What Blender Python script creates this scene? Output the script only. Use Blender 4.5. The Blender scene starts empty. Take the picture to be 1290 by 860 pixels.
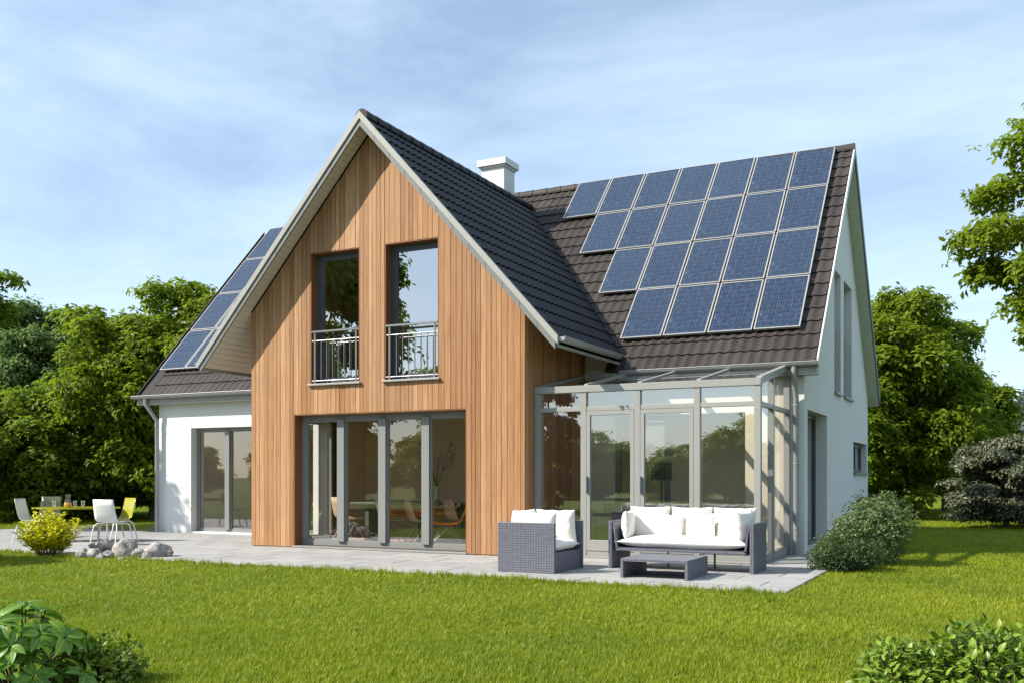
import bpy, math, random
import numpy as np
from mathutils import Matrix, Vector, noise as mnoise
random.seed(7); rng = np.random.default_rng(7)
scn = bpy.context.scene
COL = scn.collection
R = math.radians

# ------------------------------------------------------------------ camera
cam_d = bpy.data.cameras.new('camera'); cam = bpy.data.objects.new('camera', cam_d); COL.objects.link(cam)
cam_d.sensor_width = 36; cam_d.lens = 1226.2/1290*36
cam_d.shift_y = (599.65-430)/1290
cam_d.clip_end = 2000
EYE = 1.2; YAW = R(26.84)
cam.location = (0, 0, EYE); cam.rotation_euler = (R(90), 0, YAW)
scn.camera = cam
FW = np.array([-math.sin(YAW), math.cos(YAW)]); RT = np.array([math.cos(YAW), math.sin(YAW)])

# ------------------------------------------------------------------ world, sun, exposure
SUNV = Vector((-1.25, -1.0, 1.37)).normalized()      # towards the sun
elev = math.asin(SUNV.z); azim = math.atan2(SUNV.x, SUNV.y)
w = bpy.data.worlds.new('World'); scn.world = w; w.use_nodes = True
nt = w.node_tree; nt.nodes.clear()
out = nt.nodes.new('ShaderNodeOutputWorld'); bg = nt.nodes.new('ShaderNodeBackground')
sky = nt.nodes.new('ShaderNodeTexSky'); sky.sky_type = 'NISHITA'; sky.sun_disc = False
sky.sun_elevation = elev; sky.sun_rotation = azim % (2*math.pi); sky.air_density = 1.0; sky.dust_density = 1.0; sky.ozone_density = 2.0
tc = nt.nodes.new('ShaderNodeTexCoord')
mp = nt.nodes.new('ShaderNodeMapping'); mp.inputs['Scale'].default_value = (1.0, 1.3, 3.8); mp.inputs['Rotation'].default_value = (0.15, -0.32, 0.5)
n1 = nt.nodes.new('ShaderNodeTexNoise'); n1.inputs['Scale'].default_value = 2.0; n1.inputs['Detail'].default_value = 9; n1.inputs['Roughness'].default_value = 0.60; n1.inputs['Distortion'].default_value = 0.35
cr = nt.nodes.new('ShaderNodeValToRGB'); cr.color_ramp.elements[0].position = 0.34; cr.color_ramp.elements[0].color = (0.20,)*3+(1,); cr.color_ramp.elements[1].position = 0.78; cr.color_ramp.elements[1].color = (0.72,)*3+(1,)
mx = nt.nodes.new('ShaderNodeMixRGB'); mx.inputs['Color2'].default_value = (6.0, 7.5, 8.8, 1)
nt.links.new(tc.outputs['Generated'], mp.inputs['Vector']); nt.links.new(mp.outputs[0], n1.inputs['Vector'])
nt.links.new(n1.outputs['Fac'], cr.inputs['Fac']); nt.links.new(cr.outputs['Color'], mx.inputs['Fac'])
nt.links.new(sky.outputs[0], mx.inputs['Color1']); nt.links.new(mx.outputs[0], bg.inputs['Color'])
bg.inputs['Strength'].default_value = 0.108
nt.links.new(bg.outputs[0], out.inputs['Surface'])
sd = bpy.data.lights.new('sun', 'SUN'); sd.energy = 5.0; sd.angle = R(0.53); sd.color = (1.0, 0.93, 0.82)
so = bpy.data.objects.new('sun', sd); COL.objects.link(so); so.rotation_euler = SUNV.to_track_quat('Z', 'Y').to_euler(); so.location = (-20, -20, 30)
scn.view_settings.view_transform = 'Standard'; scn.view_settings.look = 'None'; scn.view_settings.gamma = 1; scn.view_settings.exposure = 0.72
scn.render.engine = 'CYCLES'
scn.cycles.max_bounces = 10; scn.cycles.transparent_max_bounces = 24; scn.cycles.caustics_reflective = False; scn.cycles.caustics_refractive = False

# ------------------------------------------------------------------ materials
M = {}
def newmat(name):
    m = bpy.data.materials.new(name); m.use_nodes = True; m.node_tree.nodes.clear()
    M[name] = m; return m, m.node_tree
def N(t, typ, **k):
    n = t.nodes.new(typ)
    for a, b in k.items():
        if a in n.inputs.keys(): n.inputs[a].default_value = b
        else: setattr(n, a, b)
    return n
def L(t, a, b): t.links.new(a, b)
def rgb(c): return (c[0], c[1], c[2], 1)
def ramp(t, fac, stops):
    r = N(t, 'ShaderNodeValToRGB'); e = r.color_ramp.elements
    e[0].position, e[0].color = stops[0][0], rgb(stops[0][1]); e[1].position, e[1].color = stops[-1][0], rgb(stops[-1][1])
    for p, c in stops[1:-1]:
        x = e.new(p); x.color = rgb(c)
    L(t, fac, r.inputs['Fac']); return r.outputs['Color']
def coords(t, scale=(1,1,1), kind='Object', rot=(0,0,0)):
    c = N(t, 'ShaderNodeTexCoord'); m = N(t, 'ShaderNodeMapping'); m.inputs['Scale'].default_value = scale; m.inputs['Rotation'].default_value = rot
    L(t, c.outputs[kind], m.inputs['Vector']); return m.outputs[0]
def noise(t, vec, scale, detail=4, rough=0.55, dist=0.0):
    n = N(t, 'ShaderNodeTexNoise'); n.inputs['Scale'].default_value = scale; n.inputs['Detail'].default_value = detail; n.inputs['Roughness'].default_value = rough; n.inputs['Distortion'].default_value = dist
    L(t, vec, n.inputs['Vector']); return n.outputs['Fac']
def mix(t, a, b, fac, mode='MIX'):
    m = N(t, 'ShaderNodeMixRGB'); m.blend_type = mode
    for s, v in (('Color1', a), ('Color2', b), ('Fac', fac)):
        if hasattr(v, 'node'): L(t, v, m.inputs[s])
        else: m.inputs[s].default_value = v if s == 'Fac' else rgb(v)
    return m.outputs[0]
def math_(t, op, a, b):
    m = N(t, 'ShaderNodeMath'); m.operation = op
    for i, v in enumerate((a, b)):
        if hasattr(v, 'node'): L(t, v, m.inputs[i])
        else: m.inputs[i].default_value = v
    return m.outputs[0]
def bump(t, h, strength=0.3, dist=0.01):
    b = N(t, 'ShaderNodeBump'); b.inputs['Strength'].default_value = strength; b.inputs['Distance'].default_value = dist
    L(t, h, b.inputs['Height']); return b.outputs[0]
def princ(t, col, rough=0.6, normal=None, metallic=0.0, spec=0.5, sheen=0, coat=0):
    p = N(t, 'ShaderNodeBsdfPrincipled'); o = N(t, 'ShaderNodeOutputMaterial')
    if hasattr(col, 'node'): L(t, col, p.inputs['Base Color'])
    else: p.inputs['Base Color'].default_value = rgb(col)
    if hasattr(rough, 'node'): L(t, rough, p.inputs['Roughness'])
    else: p.inputs['Roughness'].default_value = rough
    p.inputs['Metallic'].default_value = metallic; p.inputs['Specular IOR Level'].default_value = spec
    p.inputs['Sheen Weight'].default_value = sheen; p.inputs['Coat Weight'].default_value = coat
    if normal is not None: L(t, normal, p.inputs['Normal'])
    L(t, p.outputs[0], o.inputs['Surface']); return p
def objrand(t): return N(t, 'ShaderNodeObjectInfo').outputs['Random']

def plain(name, col, rough=0.5, var=0.12, scale=6, bmp=0.1, metallic=0, spec=0.5, coat=0):
    m, t = newmat(name); v = coords(t); n = noise(t, v, scale, 5)
    c = mix(t, tuple(x*(1-var) for x in col), tuple(min(1, x*(1+var)) for x in col), n)
    fine = noise(t, v, scale*22, 3)
    princ(t, c, rough, bump(t, fine, bmp, 0.004), metallic, spec, coat=coat); return m
m, t = newmat('render_white')
gp = N(t, 'ShaderNodeNewGeometry').outputs['Position']; sp_ = N(t, 'ShaderNodeSeparateXYZ'); L(t, gp, sp_.inputs[0])
mpp = N(t, 'ShaderNodeMapping'); mpp.inputs['Scale'].default_value = (2.2, 2.2, 0.35); L(t, gp, mpp.inputs['Vector'])
c = mix(t, (0.69, 0.70, 0.69), (0.74, 0.75, 0.74), noise(t, gp, 1.1, 6))
c = mix(t, c, (0.60, 0.59, 0.55), ramp(t, noise(t, mpp.outputs[0], 1.6, 6, 0.65), [(0.52, (0, 0, 0)), (0.8, (0.38,)*3)]))
mr_ = N(t, 'ShaderNodeMapRange'); L(t, sp_.outputs[2], mr_.inputs[0]); mr_.inputs[1].default_value = 0.45; mr_.inputs[2].default_value = 0.0; mr_.inputs[3].default_value = 0.0; mr_.inputs[4].default_value = 0.45
c = mix(t, c, (0.42, 0.40, 0.35), math_(t, 'MULTIPLY', mr_.outputs[0], noise(t, gp, 5, 5)))
princ(t, c, 0.88, bump(t, noise(t, gp, 150, 4), 0.3, 0.004), spec=0.2)
plain('inner_wall', (0.82, 0.72, 0.54), 0.9, 0.04, 1, 0.1)
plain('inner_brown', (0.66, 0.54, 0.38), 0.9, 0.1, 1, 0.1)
plain('inner_dimmed', (0.20, 0.16, 0.12), 0.9, 0.1, 1, 0.1)  # darkness of the right-hand door panes put into a wall colour
plain('ceiling_white', (0.82, 0.78, 0.70), 0.9, 0.03, 1, 0.1)
plain('frame_grey', (0.22, 0.225, 0.215), 0.4, 0.05, 3, 0.03)
plain('frame_light', (0.28, 0.28, 0.262), 0.4, 0.05, 3, 0.03)
plain('frame_dark', (0.065, 0.078, 0.09), 0.4, 0.06, 3, 0.03)  # shade on the upper window frames put into the colour; also dark fittings
plain('zinc', (0.34, 0.35, 0.35), 0.42, 0.10, 4, 0.06, 0.25)
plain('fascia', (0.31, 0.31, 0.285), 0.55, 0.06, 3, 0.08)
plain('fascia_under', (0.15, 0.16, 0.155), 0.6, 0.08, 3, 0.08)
plain('steel', (0.30, 0.30, 0.30), 0.32, 0.05, 8, 0.02, 0.6)
plain('soffit', (0.62, 0.55, 0.45), 0.6, 0.06, 3, 0.08)
plain('soffit_green', (0.52, 0.54, 0.44), 0.6, 0.06, 3, 0.08)
plain('chimney_skin', (0.62, 0.62, 0.6), 0.55, 0.06, 2, 0.1)
plain('backing', (0.05, 0.035, 0.025), 0.9, 0.2, 3, 0.1)
plain('roof_deck', (0.03, 0.028, 0.028), 0.9, 0.2, 3, 0.1)
plain('chair_white', (0.75, 0.75, 0.72), 0.3, 0.03, 4, 0.02, coat=0.3)
plain('chair_beige', (0.50, 0.37, 0.25), 0.45, 0.05, 4, 0.02)
plain('chair_cream', (0.70, 0.70, 0.58), 0.35, 0.03, 4, 0.02)
plain('orange', (0.78, 0.26, 0.02), 0.5, 0.08, 4, 0.05)
plain('lamp_shade', (0.07, 0.07, 0.065), 0.8, 0.1, 10, 0.2)
plain('table_green', (0.10, 0.13, 0.12), 0.2, 0.1, 3, 0.02)
plain('soil', (0.07, 0.05, 0.03), 0.95, 0.3, 6, 0.5)
plain('grey_fabric', (0.22, 0.21, 0.2), 0.9, 0.08, 10, 0.3)
plain('inner_floor', (0.58, 0.42, 0.32), 0.35, 0.1, 3, 0.05)
plain('flower_white', (0.75, 0.72, 0.5), 0.6, 0.1, 8, 0.1)
plain('flower_purple', (0.45, 0.34, 0.68), 0.6, 0.2, 8, 0.1)
plain('cream_render', (0.76, 0.68, 0.54), 0.85, 0.04, 2, 0.2)
plain('juice', (0.75, 0.35, 0.02), 0.1, 0.02, 8, 0.0)
plain('blind', (0.27, 0.28, 0.28), 0.6, 0.05, 8, 0.05)

# cedar cladding: long grain along z, board to board tone
m, t = newmat('cedar')
v = coords(t, (30, 30, 1.3)); g = noise(t, v, 1.0, 7, 0.62, 0.6)
g2 = noise(t, coords(t, (110, 110, 2.2)), 1.0, 3, 0.5)
tone = ramp(t, objrand(t), [(0, (0.27, 0.125, 0.048)), (0.35, (0.36, 0.178, 0.076)), (0.7, (0.42, 0.225, 0.10)), (1, (0.50, 0.29, 0.142))])
c = mix(t, tone, (0.185, 0.08, 0.032), math_(t, 'MULTIPLY', ramp(t, g, [(0.42, (0, 0, 0)), (0.75, (0.75,)*3)]), 1.0))
c = mix(t, c, (0.60, 0.40, 0.24), math_(t, 'MULTIPLY', ramp(t, g2, [(0.5, (0, 0, 0)), (0.8, (0.5,)*3)]), 0.7))
w_ = noise(t, coords(t, (1.2, 1.2, 0.5)), 1.0, 4)
c = mix(t, c, (0.33, 0.20, 0.115), math_(t, 'MULTIPLY', ramp(t, w_, [(0.45, (0, 0, 0)), (0.75, (0.6,)*3)]), 0.6))
princ(t, c, 0.62, bump(t, g2, 0.35, 0.003), spec=0.3)

# roof tiles
def tilemat(name, c0, c1, rough):
    m, t = newmat(name)
    n = noise(t, coords(t, (1, 1, 1)), 9, 6, 0.65)
    base = mix(t, c0, c1, objrand(t))
    c = mix(t, base, tuple(x*1.6 for x in c1), ramp(t, n, [(0.45, (0, 0, 0)), (0.8, (0.55,)*3)]))
    gp = N(t, 'ShaderNodeNewGeometry').outputs['Position']; n9 = noise(t, gp, 0.7, 6, 0.65); c = mix(t, c, tuple(x*0.62 for x in c0), ramp(t, n9, [(0.45, (0, 0, 0)), (0.7, (0.7,)*3)])); n8 = noise(t, gp, 7, 5, 0.7); c = mix(t, c, (c1[0]*2.1, c1[1]*2.3, c1[2]*1.9), ramp(t, n8, [(0.62, (0, 0, 0)), (0.78, (0.5,)*3)]))
    princ(t, c, rough, bump(t, noise(t, coords(t), 120, 3), 0.25, 0.003), spec=0.25)
tilemat('tile_brown', (0.031, 0.026, 0.024), (0.045, 0.038, 0.034), 0.6)
tilemat('tile_shaded', (0.006, 0.006, 0.008), (0.010, 0.010, 0.013), 0.5)  # bay roof: shade of its sunless slope put into a near-black colour

# paving
m, t = newmat('paving')
n = noise(t, coords(t, (1, 1, 1)), 1.6, 8, 0.6)
n2 = noise(t, coords(t, (1.2, 5, 1)), 2.2, 6, 0.6, 0.5)
base = mix(t, (0.27, 0.268, 0.265), (0.345, 0.34, 0.33), objrand(t))
c = mix(t, base, (0.20, 0.20, 0.20), ramp(t, n, [(0.4, (0, 0, 0)), (0.75, (0.7,)*3)]))
c = mix(t, c, (0.44, 0.43, 0.415), ramp(t, n2, [(0.5, (0, 0, 0)), (0.8, (0.55,)*3)]))
princ(t, c, 0.75, bump(t, noise(t, coords(t), 70, 5, 0.7), 0.35, 0.004))
plain('joint', (0.16, 0.155, 0.15), 0.95, 0.2, 6, 0.3)

# solar cells: polycrystalline mosaic
m, t = newmat('solar_cell')
v = coords(t, (1, 1, 1))
vor = N(t, 'ShaderNodeTexVoronoi'); vor.inputs['Scale'].default_value = 30; vor.distance = 'MANHATTAN'; L(t, v, vor.inputs['Vector'])
c = ramp(t, vor.outputs['Color'], [(0.0, (0.006, 0.012, 0.030)), (0.5, (0.011, 0.022, 0.050)), (0.85, (0.022, 0.042, 0.085)), (1.0, (0.07, 0.12, 0.18))])
sep = N(t, 'ShaderNodeSeparateXYZ'); L(t, v, sep.inputs[0])
def gridline(ax, pitch, wd):
    f = math_(t, 'FRACT', math_(t, 'DIVIDE', sep.outputs[ax], pitch), 0)
    return math_(t, 'LESS_THAN', math_(t, 'ABSOLUTE', math_(t, 'SUBTRACT', f, 0.5), 0), wd/pitch/2)
gl = math_(t, 'MAXIMUM', gridline(0, 0.1165, 0.004), gridline(1, 0.1255, 0.004))
bus = gridline(0, 0.03883, 0.0018)
c = mix(t, c, (0.22, 0.27, 0.34), math_(t, 'MULTIPLY', bus, 0.5))
c = mix(t, c, (0.16, 0.19, 0.23), math_(t, 'MULTIPLY', gl, 0.45))
tone = objrand(t); c = mix(t, c, (0.05, 0.075, 0.12), math_(t, 'MULTIPLY', tone, 0.22))
princ(t, c, 0.10, None, spec=0.45, coat=0.25)
plain('alu', (0.42, 0.41, 0.39), 0.35, 0.04, 8, 0.02, 0.35)

# glass
def glassmat(name, tint, f0, rough=0.0, tcol=(1, 1, 1)):
    m, t = newmat(name)
    o = N(t, 'ShaderNodeOutputMaterial'); tr = N(t, 'ShaderNodeBsdfTransparent'); gl = N(t, 'ShaderNodeBsdfGlossy'); ms = N(t, 'ShaderNodeMixShader')
    tr.inputs['Color'].default_value = rgb(tcol); gl.inputs['Color'].default_value = rgb(tint); gl.inputs['Roughness'].default_value = rough
    lw = N(t, 'ShaderNodeLayerWeight'); lw.inputs['Blend'].default_value = 0.5
    f = math_(t, 'ADD', math_(t, 'MULTIPLY', math_(t, 'POWER', lw.outputs['Facing'], 4.0), 0.85), f0)
    f = math_(t, 'MINIMUM', f, 1.0)
    L(t, f, ms.inputs['Fac']); L(t, tr.outputs[0], ms.inputs[1]); L(t, gl.outputs[0], ms.inputs[2]); L(t, ms.outputs[0], o.inputs['Surface'])
glassmat('glass', (0.95, 0.97, 1.0), 0.20, 0.0, (0.92, 0.92, 0.88))
glassmat('glass_up', (0.95, 0.98, 1.0), 0.45, 0.0, (0.7, 0.66, 0.58))
glassmat('glass_cons', (0.95, 0.98, 1.0), 0.33, 0.0, (0.97, 0.97, 0.93))
glassmat('glass_roof', (0.95, 0.98, 1.0), 0.05, 0.0, (0.95, 0.96, 0.95))
glassmat('glass_drink', (1, 1, 1), 0.10, 0.02, (0.93, 0.95, 0.95))

# wicker
m, t = newmat('wicker')
b = N(t, 'ShaderNodeTexBrick'); b.offset = 0.0
b.inputs['Scale'].default_value = 1.0; b.inputs['Brick Width'].default_value = 0.036; b.inputs['Row Height'].default_value = 0.030; b.inputs['Mortar Size'].default_value = 0.0042; b.inputs['Mortar Smooth'].default_value = 0.6
tcn = N(t, 'ShaderNodeTexCoord'); sp = N(t, 'ShaderNodeSeparateXYZ'); L(t, tcn.outputs['Object'], sp.inputs[0])
geo = N(t, 'ShaderNodeNewGeometry'); sn = N(t, 'ShaderNodeSeparateXYZ'); L(t, geo.outputs['Normal'], sn.inputs[0])
cb = N(t, 'ShaderNodeCombineXYZ'); L(t, math_(t, 'ADD', sp.outputs[0], sp.outputs[1]), cb.inputs[0])
flat = math_(t, 'GREATER_THAN', math_(t, 'ABSOLUTE', sn.outputs[2], 0), 0.7)
yy = N(t, 'ShaderNodeMixRGB'); L(t, flat, yy.inputs['Fac']); L(t, sp.outputs[2], yy.inputs['Color1']); L(t, math_(t, 'SUBTRACT', sp.outputs[1], sp.outputs[0]), yy.inputs['Color2'])
L(t, yy.outputs[0], cb.inputs[1]); L(t, cb.outputs[0], b.inputs['Vector'])
b.inputs['Color1'].default_value = (0.135, 0.14, 0.175, 1); b.inputs['Color2'].default_value = (0.165, 0.17, 0.205, 1); b.inputs['Mortar'].default_value = (0.07, 0.072, 0.095, 1)
inv = math_(t, 'SUBTRACT', 1.0, b.outputs['Fac'])
princ(t, b.outputs['Color'], 0.5, bump(t, inv, 0.7, 0.006), spec=0.4)
m, t = newmat('cushion')
v = coords(t); n = noise(t, v, 5, 4)
princ(t, mix(t, (0.76, 0.72, 0.65), (0.82, 0.79, 0.73), n), 0.9, bump(t, math_(t, 'ADD', noise(t, v, 7, 5, 0.6, 0.7), math_(t, 'MULTIPLY', noise(t, v, 260, 2), 0.05)), 0.35, 0.03), sheen=0.3)
m, t = newmat('stone')
v = coords(t); n = noise(t, v, 11, 8, 0.7); n2 = noise(t, v, 34, 6, 0.7)
c = ramp(t, n, [(0.32, (0.13, 0.12, 0.11)), (0.45, (0.30, 0.28, 0.26)), (0.6, (0.46, 0.43, 0.39)), (0.72, (0.25, 0.24, 0.17))])
c = mix(t, c, (0.10, 0.095, 0.085), ramp(t, n2, [(0.5, (0, 0, 0)), (0.62, (0.6,)*3)]))
princ(t, c, 0.85, bump(t, n2, 0.8, 0.02))
m, t = newmat('bark')
v = coords(t, (9, 9, 1.6)); n = noise(t, v, 2.2, 8, 0.7, 0.4)
princ(t, ramp(t, n, [(0.3, (0.045, 0.033, 0.022)), (0.7, (0.17, 0.12, 0.085))]), 0.9, bump(t, n, 0.9, 0.03))

def leafmat(name, stops, rough=0.45, trans=0.35, tcol=(0.16, 0.26, 0.02), spec=0.4):
    m, t = newmat(name)
    o = N(t, 'ShaderNodeOutputMaterial'); g = N(t, 'ShaderNodeNewGeometry')
    c = ramp(t, g.outputs['Random Per Island'], stops)
    nz = noise(t, coords(t, kind='Object'), 1.3, 3)
    c = mix(t, c, stops[0][1], ramp(t, nz, [(0.45, (0, 0, 0)), (0.75, (0.4,)*3)]))
    p = N(t, 'ShaderNodeBsdfPrincipled'); L(t, c, p.inputs['Base Color']); p.inputs['Roughness'].default_value = rough; p.inputs['Specular IOR Level'].default_value = spec
    tl = N(t, 'ShaderNodeBsdfTranslucent'); L(t, mix(t, c, tcol, 0.6), tl.inputs['Color'])
    ms = N(t, 'ShaderNodeMixShader'); ms.inputs['Fac'].default_value = trans
    L(t, p.outputs[0], ms.inputs[1]); L(t, tl.outputs[0], ms.inputs[2]); L(t, ms.outputs[0], o.inputs['Surface'])
leafmat('leaf_maple', [(0, (0.085, 0.135, 0.008)), (0.5, (0.145, 0.215, 0.012)), (1, (0.23, 0.30, 0.02))], trans=0.5, rough=0.55, spec=0.22, tcol=(0.26, 0.36, 0.02))
leafmat('leaf_dark', [(0, (0.075, 0.125, 0.008)), (0.5, (0.125, 0.195, 0.012)), (1, (0.20, 0.27, 0.018))], trans=0.5, rough=0.55, spec=0.22, tcol=(0.2, 0.3, 0.02))
leafmat('leaf_blue', [(0, (0.13, 0.20, 0.065)), (0.5, (0.19, 0.27, 0.085)), (1, (0.26, 0.34, 0.11))], trans=0.45, rough=0.6, spec=0.2, tcol=(0.12, 0.24, 0.06))
leafmat('leaf_hazed', [(0, (0.11, 0.16, 0.14)), (0.5, (0.14, 0.19, 0.165)), (1, (0.17, 0.22, 0.19))], trans=0.2, tcol=(0.1, 0.2, 0.1))  # distance haze put into pale bluish leaf colours
leafmat('leaf_grey', [(0, (0.055, 0.075, 0.035)), (0.5, (0.09, 0.11, 0.055)), (1, (0.19, 0.185, 0.115))], trans=0.12, tcol=(0.1, 0.12, 0.05))
leafmat('leaf_bush', [(0, (0.07, 0.115, 0.035)), (0.5, (0.12, 0.18, 0.06)), (1, (0.26, 0.33, 0.14))], trans=0.25)
leafmat('leaf_deep', [(0, (0.025, 0.05, 0.014)), (0.5, (0.04, 0.075, 0.02)), (1, (0.08, 0.12, 0.035))], trans=0.2)
leafmat('leaf_yellow', [(0, (0.42, 0.44, 0.010)), (0.5, (0.60, 0.60, 0.012)), (1, (0.75, 0.70, 0.02))], trans=0.35, tcol=(0.6, 0.6, 0.02))
leafmat('leaf_purple', [(0, (0.04, 0.022, 0.022)), (0.5, (0.065, 0.035, 0.035)), (1, (0.10, 0.06, 0.05))], trans=0.2, tcol=(0.2, 0.05, 0.05))
def bigleaf(name, c0, c1):
    m, t = newmat(name)
    o = N(t, 'ShaderNodeOutputMaterial')
    c = mix(t, c0, c1, objrand(t))
    sp = N(t, 'ShaderNodeSeparateXYZ'); L(t, coords(t), sp.inputs[0])
    rib = math_(t, 'LESS_THAN', math_(t, 'ABSOLUTE', sp.outputs[0], 0), 0.0016)
    c = mix(t, c, tuple(min(1, x*2.2) for x in c1), math_(t, 'MULTIPLY', rib, 0.7))
    n = noise(t, coords(t), 30, 3)
    p = N(t, 'ShaderNodeBsdfPrincipled'); L(t, c, p.inputs['Base Color']); p.inputs['Roughness'].default_value = 0.38; p.inputs['Specular IOR Level'].default_value = 0.35
    L(t, bump(t, n, 0.25, 0.01), p.inputs['Normal'])
    tl = N(t, 'ShaderNodeBsdfTranslucent'); L(t, mix(t, c, (0.25, 0.42, 0.02), 0.6), tl.inputs['Color'])
    ms = N(t, 'ShaderNodeMixShader'); ms.inputs['Fac'].default_value = 0.3
    L(t, p.outputs[0], ms.inputs[1]); L(t, tl.outputs[0], ms.inputs[2]); L(t, ms.outputs[0], o.inputs['Surface'])
bigleaf('bigleaf_green', (0.07, 0.16, 0.015), (0.17, 0.31, 0.035))
bigleaf('bigleaf_olive', (0.08, 0.14, 0.015), (0.19, 0.28, 0.03))
bigleaf('bigleaf_shrub', (0.09, 0.14, 0.012), (0.20, 0.26, 0.025))
# lawn sheet and blades
m, t = newmat('lawn')
v = coords(t, (1, 1, 1)); a = noise(t, v, 0.35, 5, 0.6); b_ = noise(t, v, 60, 4, 0.7)
c = mix(t, (0.080, 0.115, 0.012), (0.115, 0.16, 0.015), a)
c = mix(t, c, (0.045, 0.06, 0.008), ramp(t, b_, [(0.4, (0, 0, 0)), (0.7, (0.8,)*3)]))
princ(t, c, 0.9, bump(t, b_, 1.0, 0.03), spec=0.1)
m, t = newmat('grass_blade')
o = N(t, 'ShaderNodeOutputMaterial'); g = N(t, 'ShaderNodeNewGeometry')
c = ramp(t, g.outputs['Random Per Island'], [(0, (0.17, 0.21, 0.008)), (0.5, (0.25, 0.295, 0.010)), (0.9, (0.33, 0.36, 0.014)), (1.0, (0.36, 0.35, 0.07))])
pa = noise(t, coords(t, kind='Object'), 0.45, 4, 0.6)
oi = N(t, 'ShaderNodeObjectInfo')
c = mix(t, c, (0.13, 0.20, 0.012), math_(t, 'MULTIPLY', oi.outputs['Random'], 0.35))
pz = noise(t, g.outputs['Position'], 0.55, 5, 0.6); c = mix(t, c, (0.085, 0.145, 0.010), ramp(t, pz, [(0.42, (0, 0, 0)), (0.72, (0.75,)*3)]))
pz2 = noise(t, g.outputs['Position'], 1.7, 4, 0.6); c = mix(t, c, (0.36, 0.37, 0.03), ramp(t, pz2, [(0.52, (0, 0, 0)), (0.78, (0.3,)*3)]))
p = N(t, 'ShaderNodeBsdfPrincipled'); L(t, c, p.inputs['Base Color']); p.inputs['Roughness'].default_value = 0.5; p.inputs['Specular IOR Level'].default_value = 0.25
tl = N(t, 'ShaderNodeBsdfTranslucent'); tl.inputs['Color'].default_value = (0.26, 0.38, 0.02, 1)
ms = N(t, 'ShaderNodeMixShader'); ms.inputs['Fac'].default_value = 0.35
L(t, p.outputs[0], ms.inputs[1]); L(t, tl.outputs[0], ms.inputs[2]); L(t, ms.outputs[0], o.inputs['Surface'])
# tinted see-through plastics
def plastic(name, col, trans):
    m, t = newmat(name)
    o = N(t, 'ShaderNodeOutputMaterial'); p = N(t, 'ShaderNodeBsdfPrincipled'); p.inputs['Base Color'].default_value = rgb(col); p.inputs['Roughness'].default_value = 0.15
    tr = N(t, 'ShaderNodeBsdfTransparent'); tr.inputs['Color'].default_value = rgb(tuple(min(1, x*1.6+0.15) for x in col)); ms = N(t, 'ShaderNodeMixShader'); ms.inputs['Fac'].default_value = trans
    L(t, p.outputs[0], ms.inputs[1]); L(t, tr.outputs[0], ms.inputs[2]); L(t, ms.outputs[0], o.inputs['Surface'])
plastic('plastic_yellow', (0.42, 0.40, 0.05), 0.25); plastic('plastic_grey', (0.16, 0.17, 0.10), 0.45); plastic('table_lime', (0.42, 0.42, 0.03), 0.2)

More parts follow.
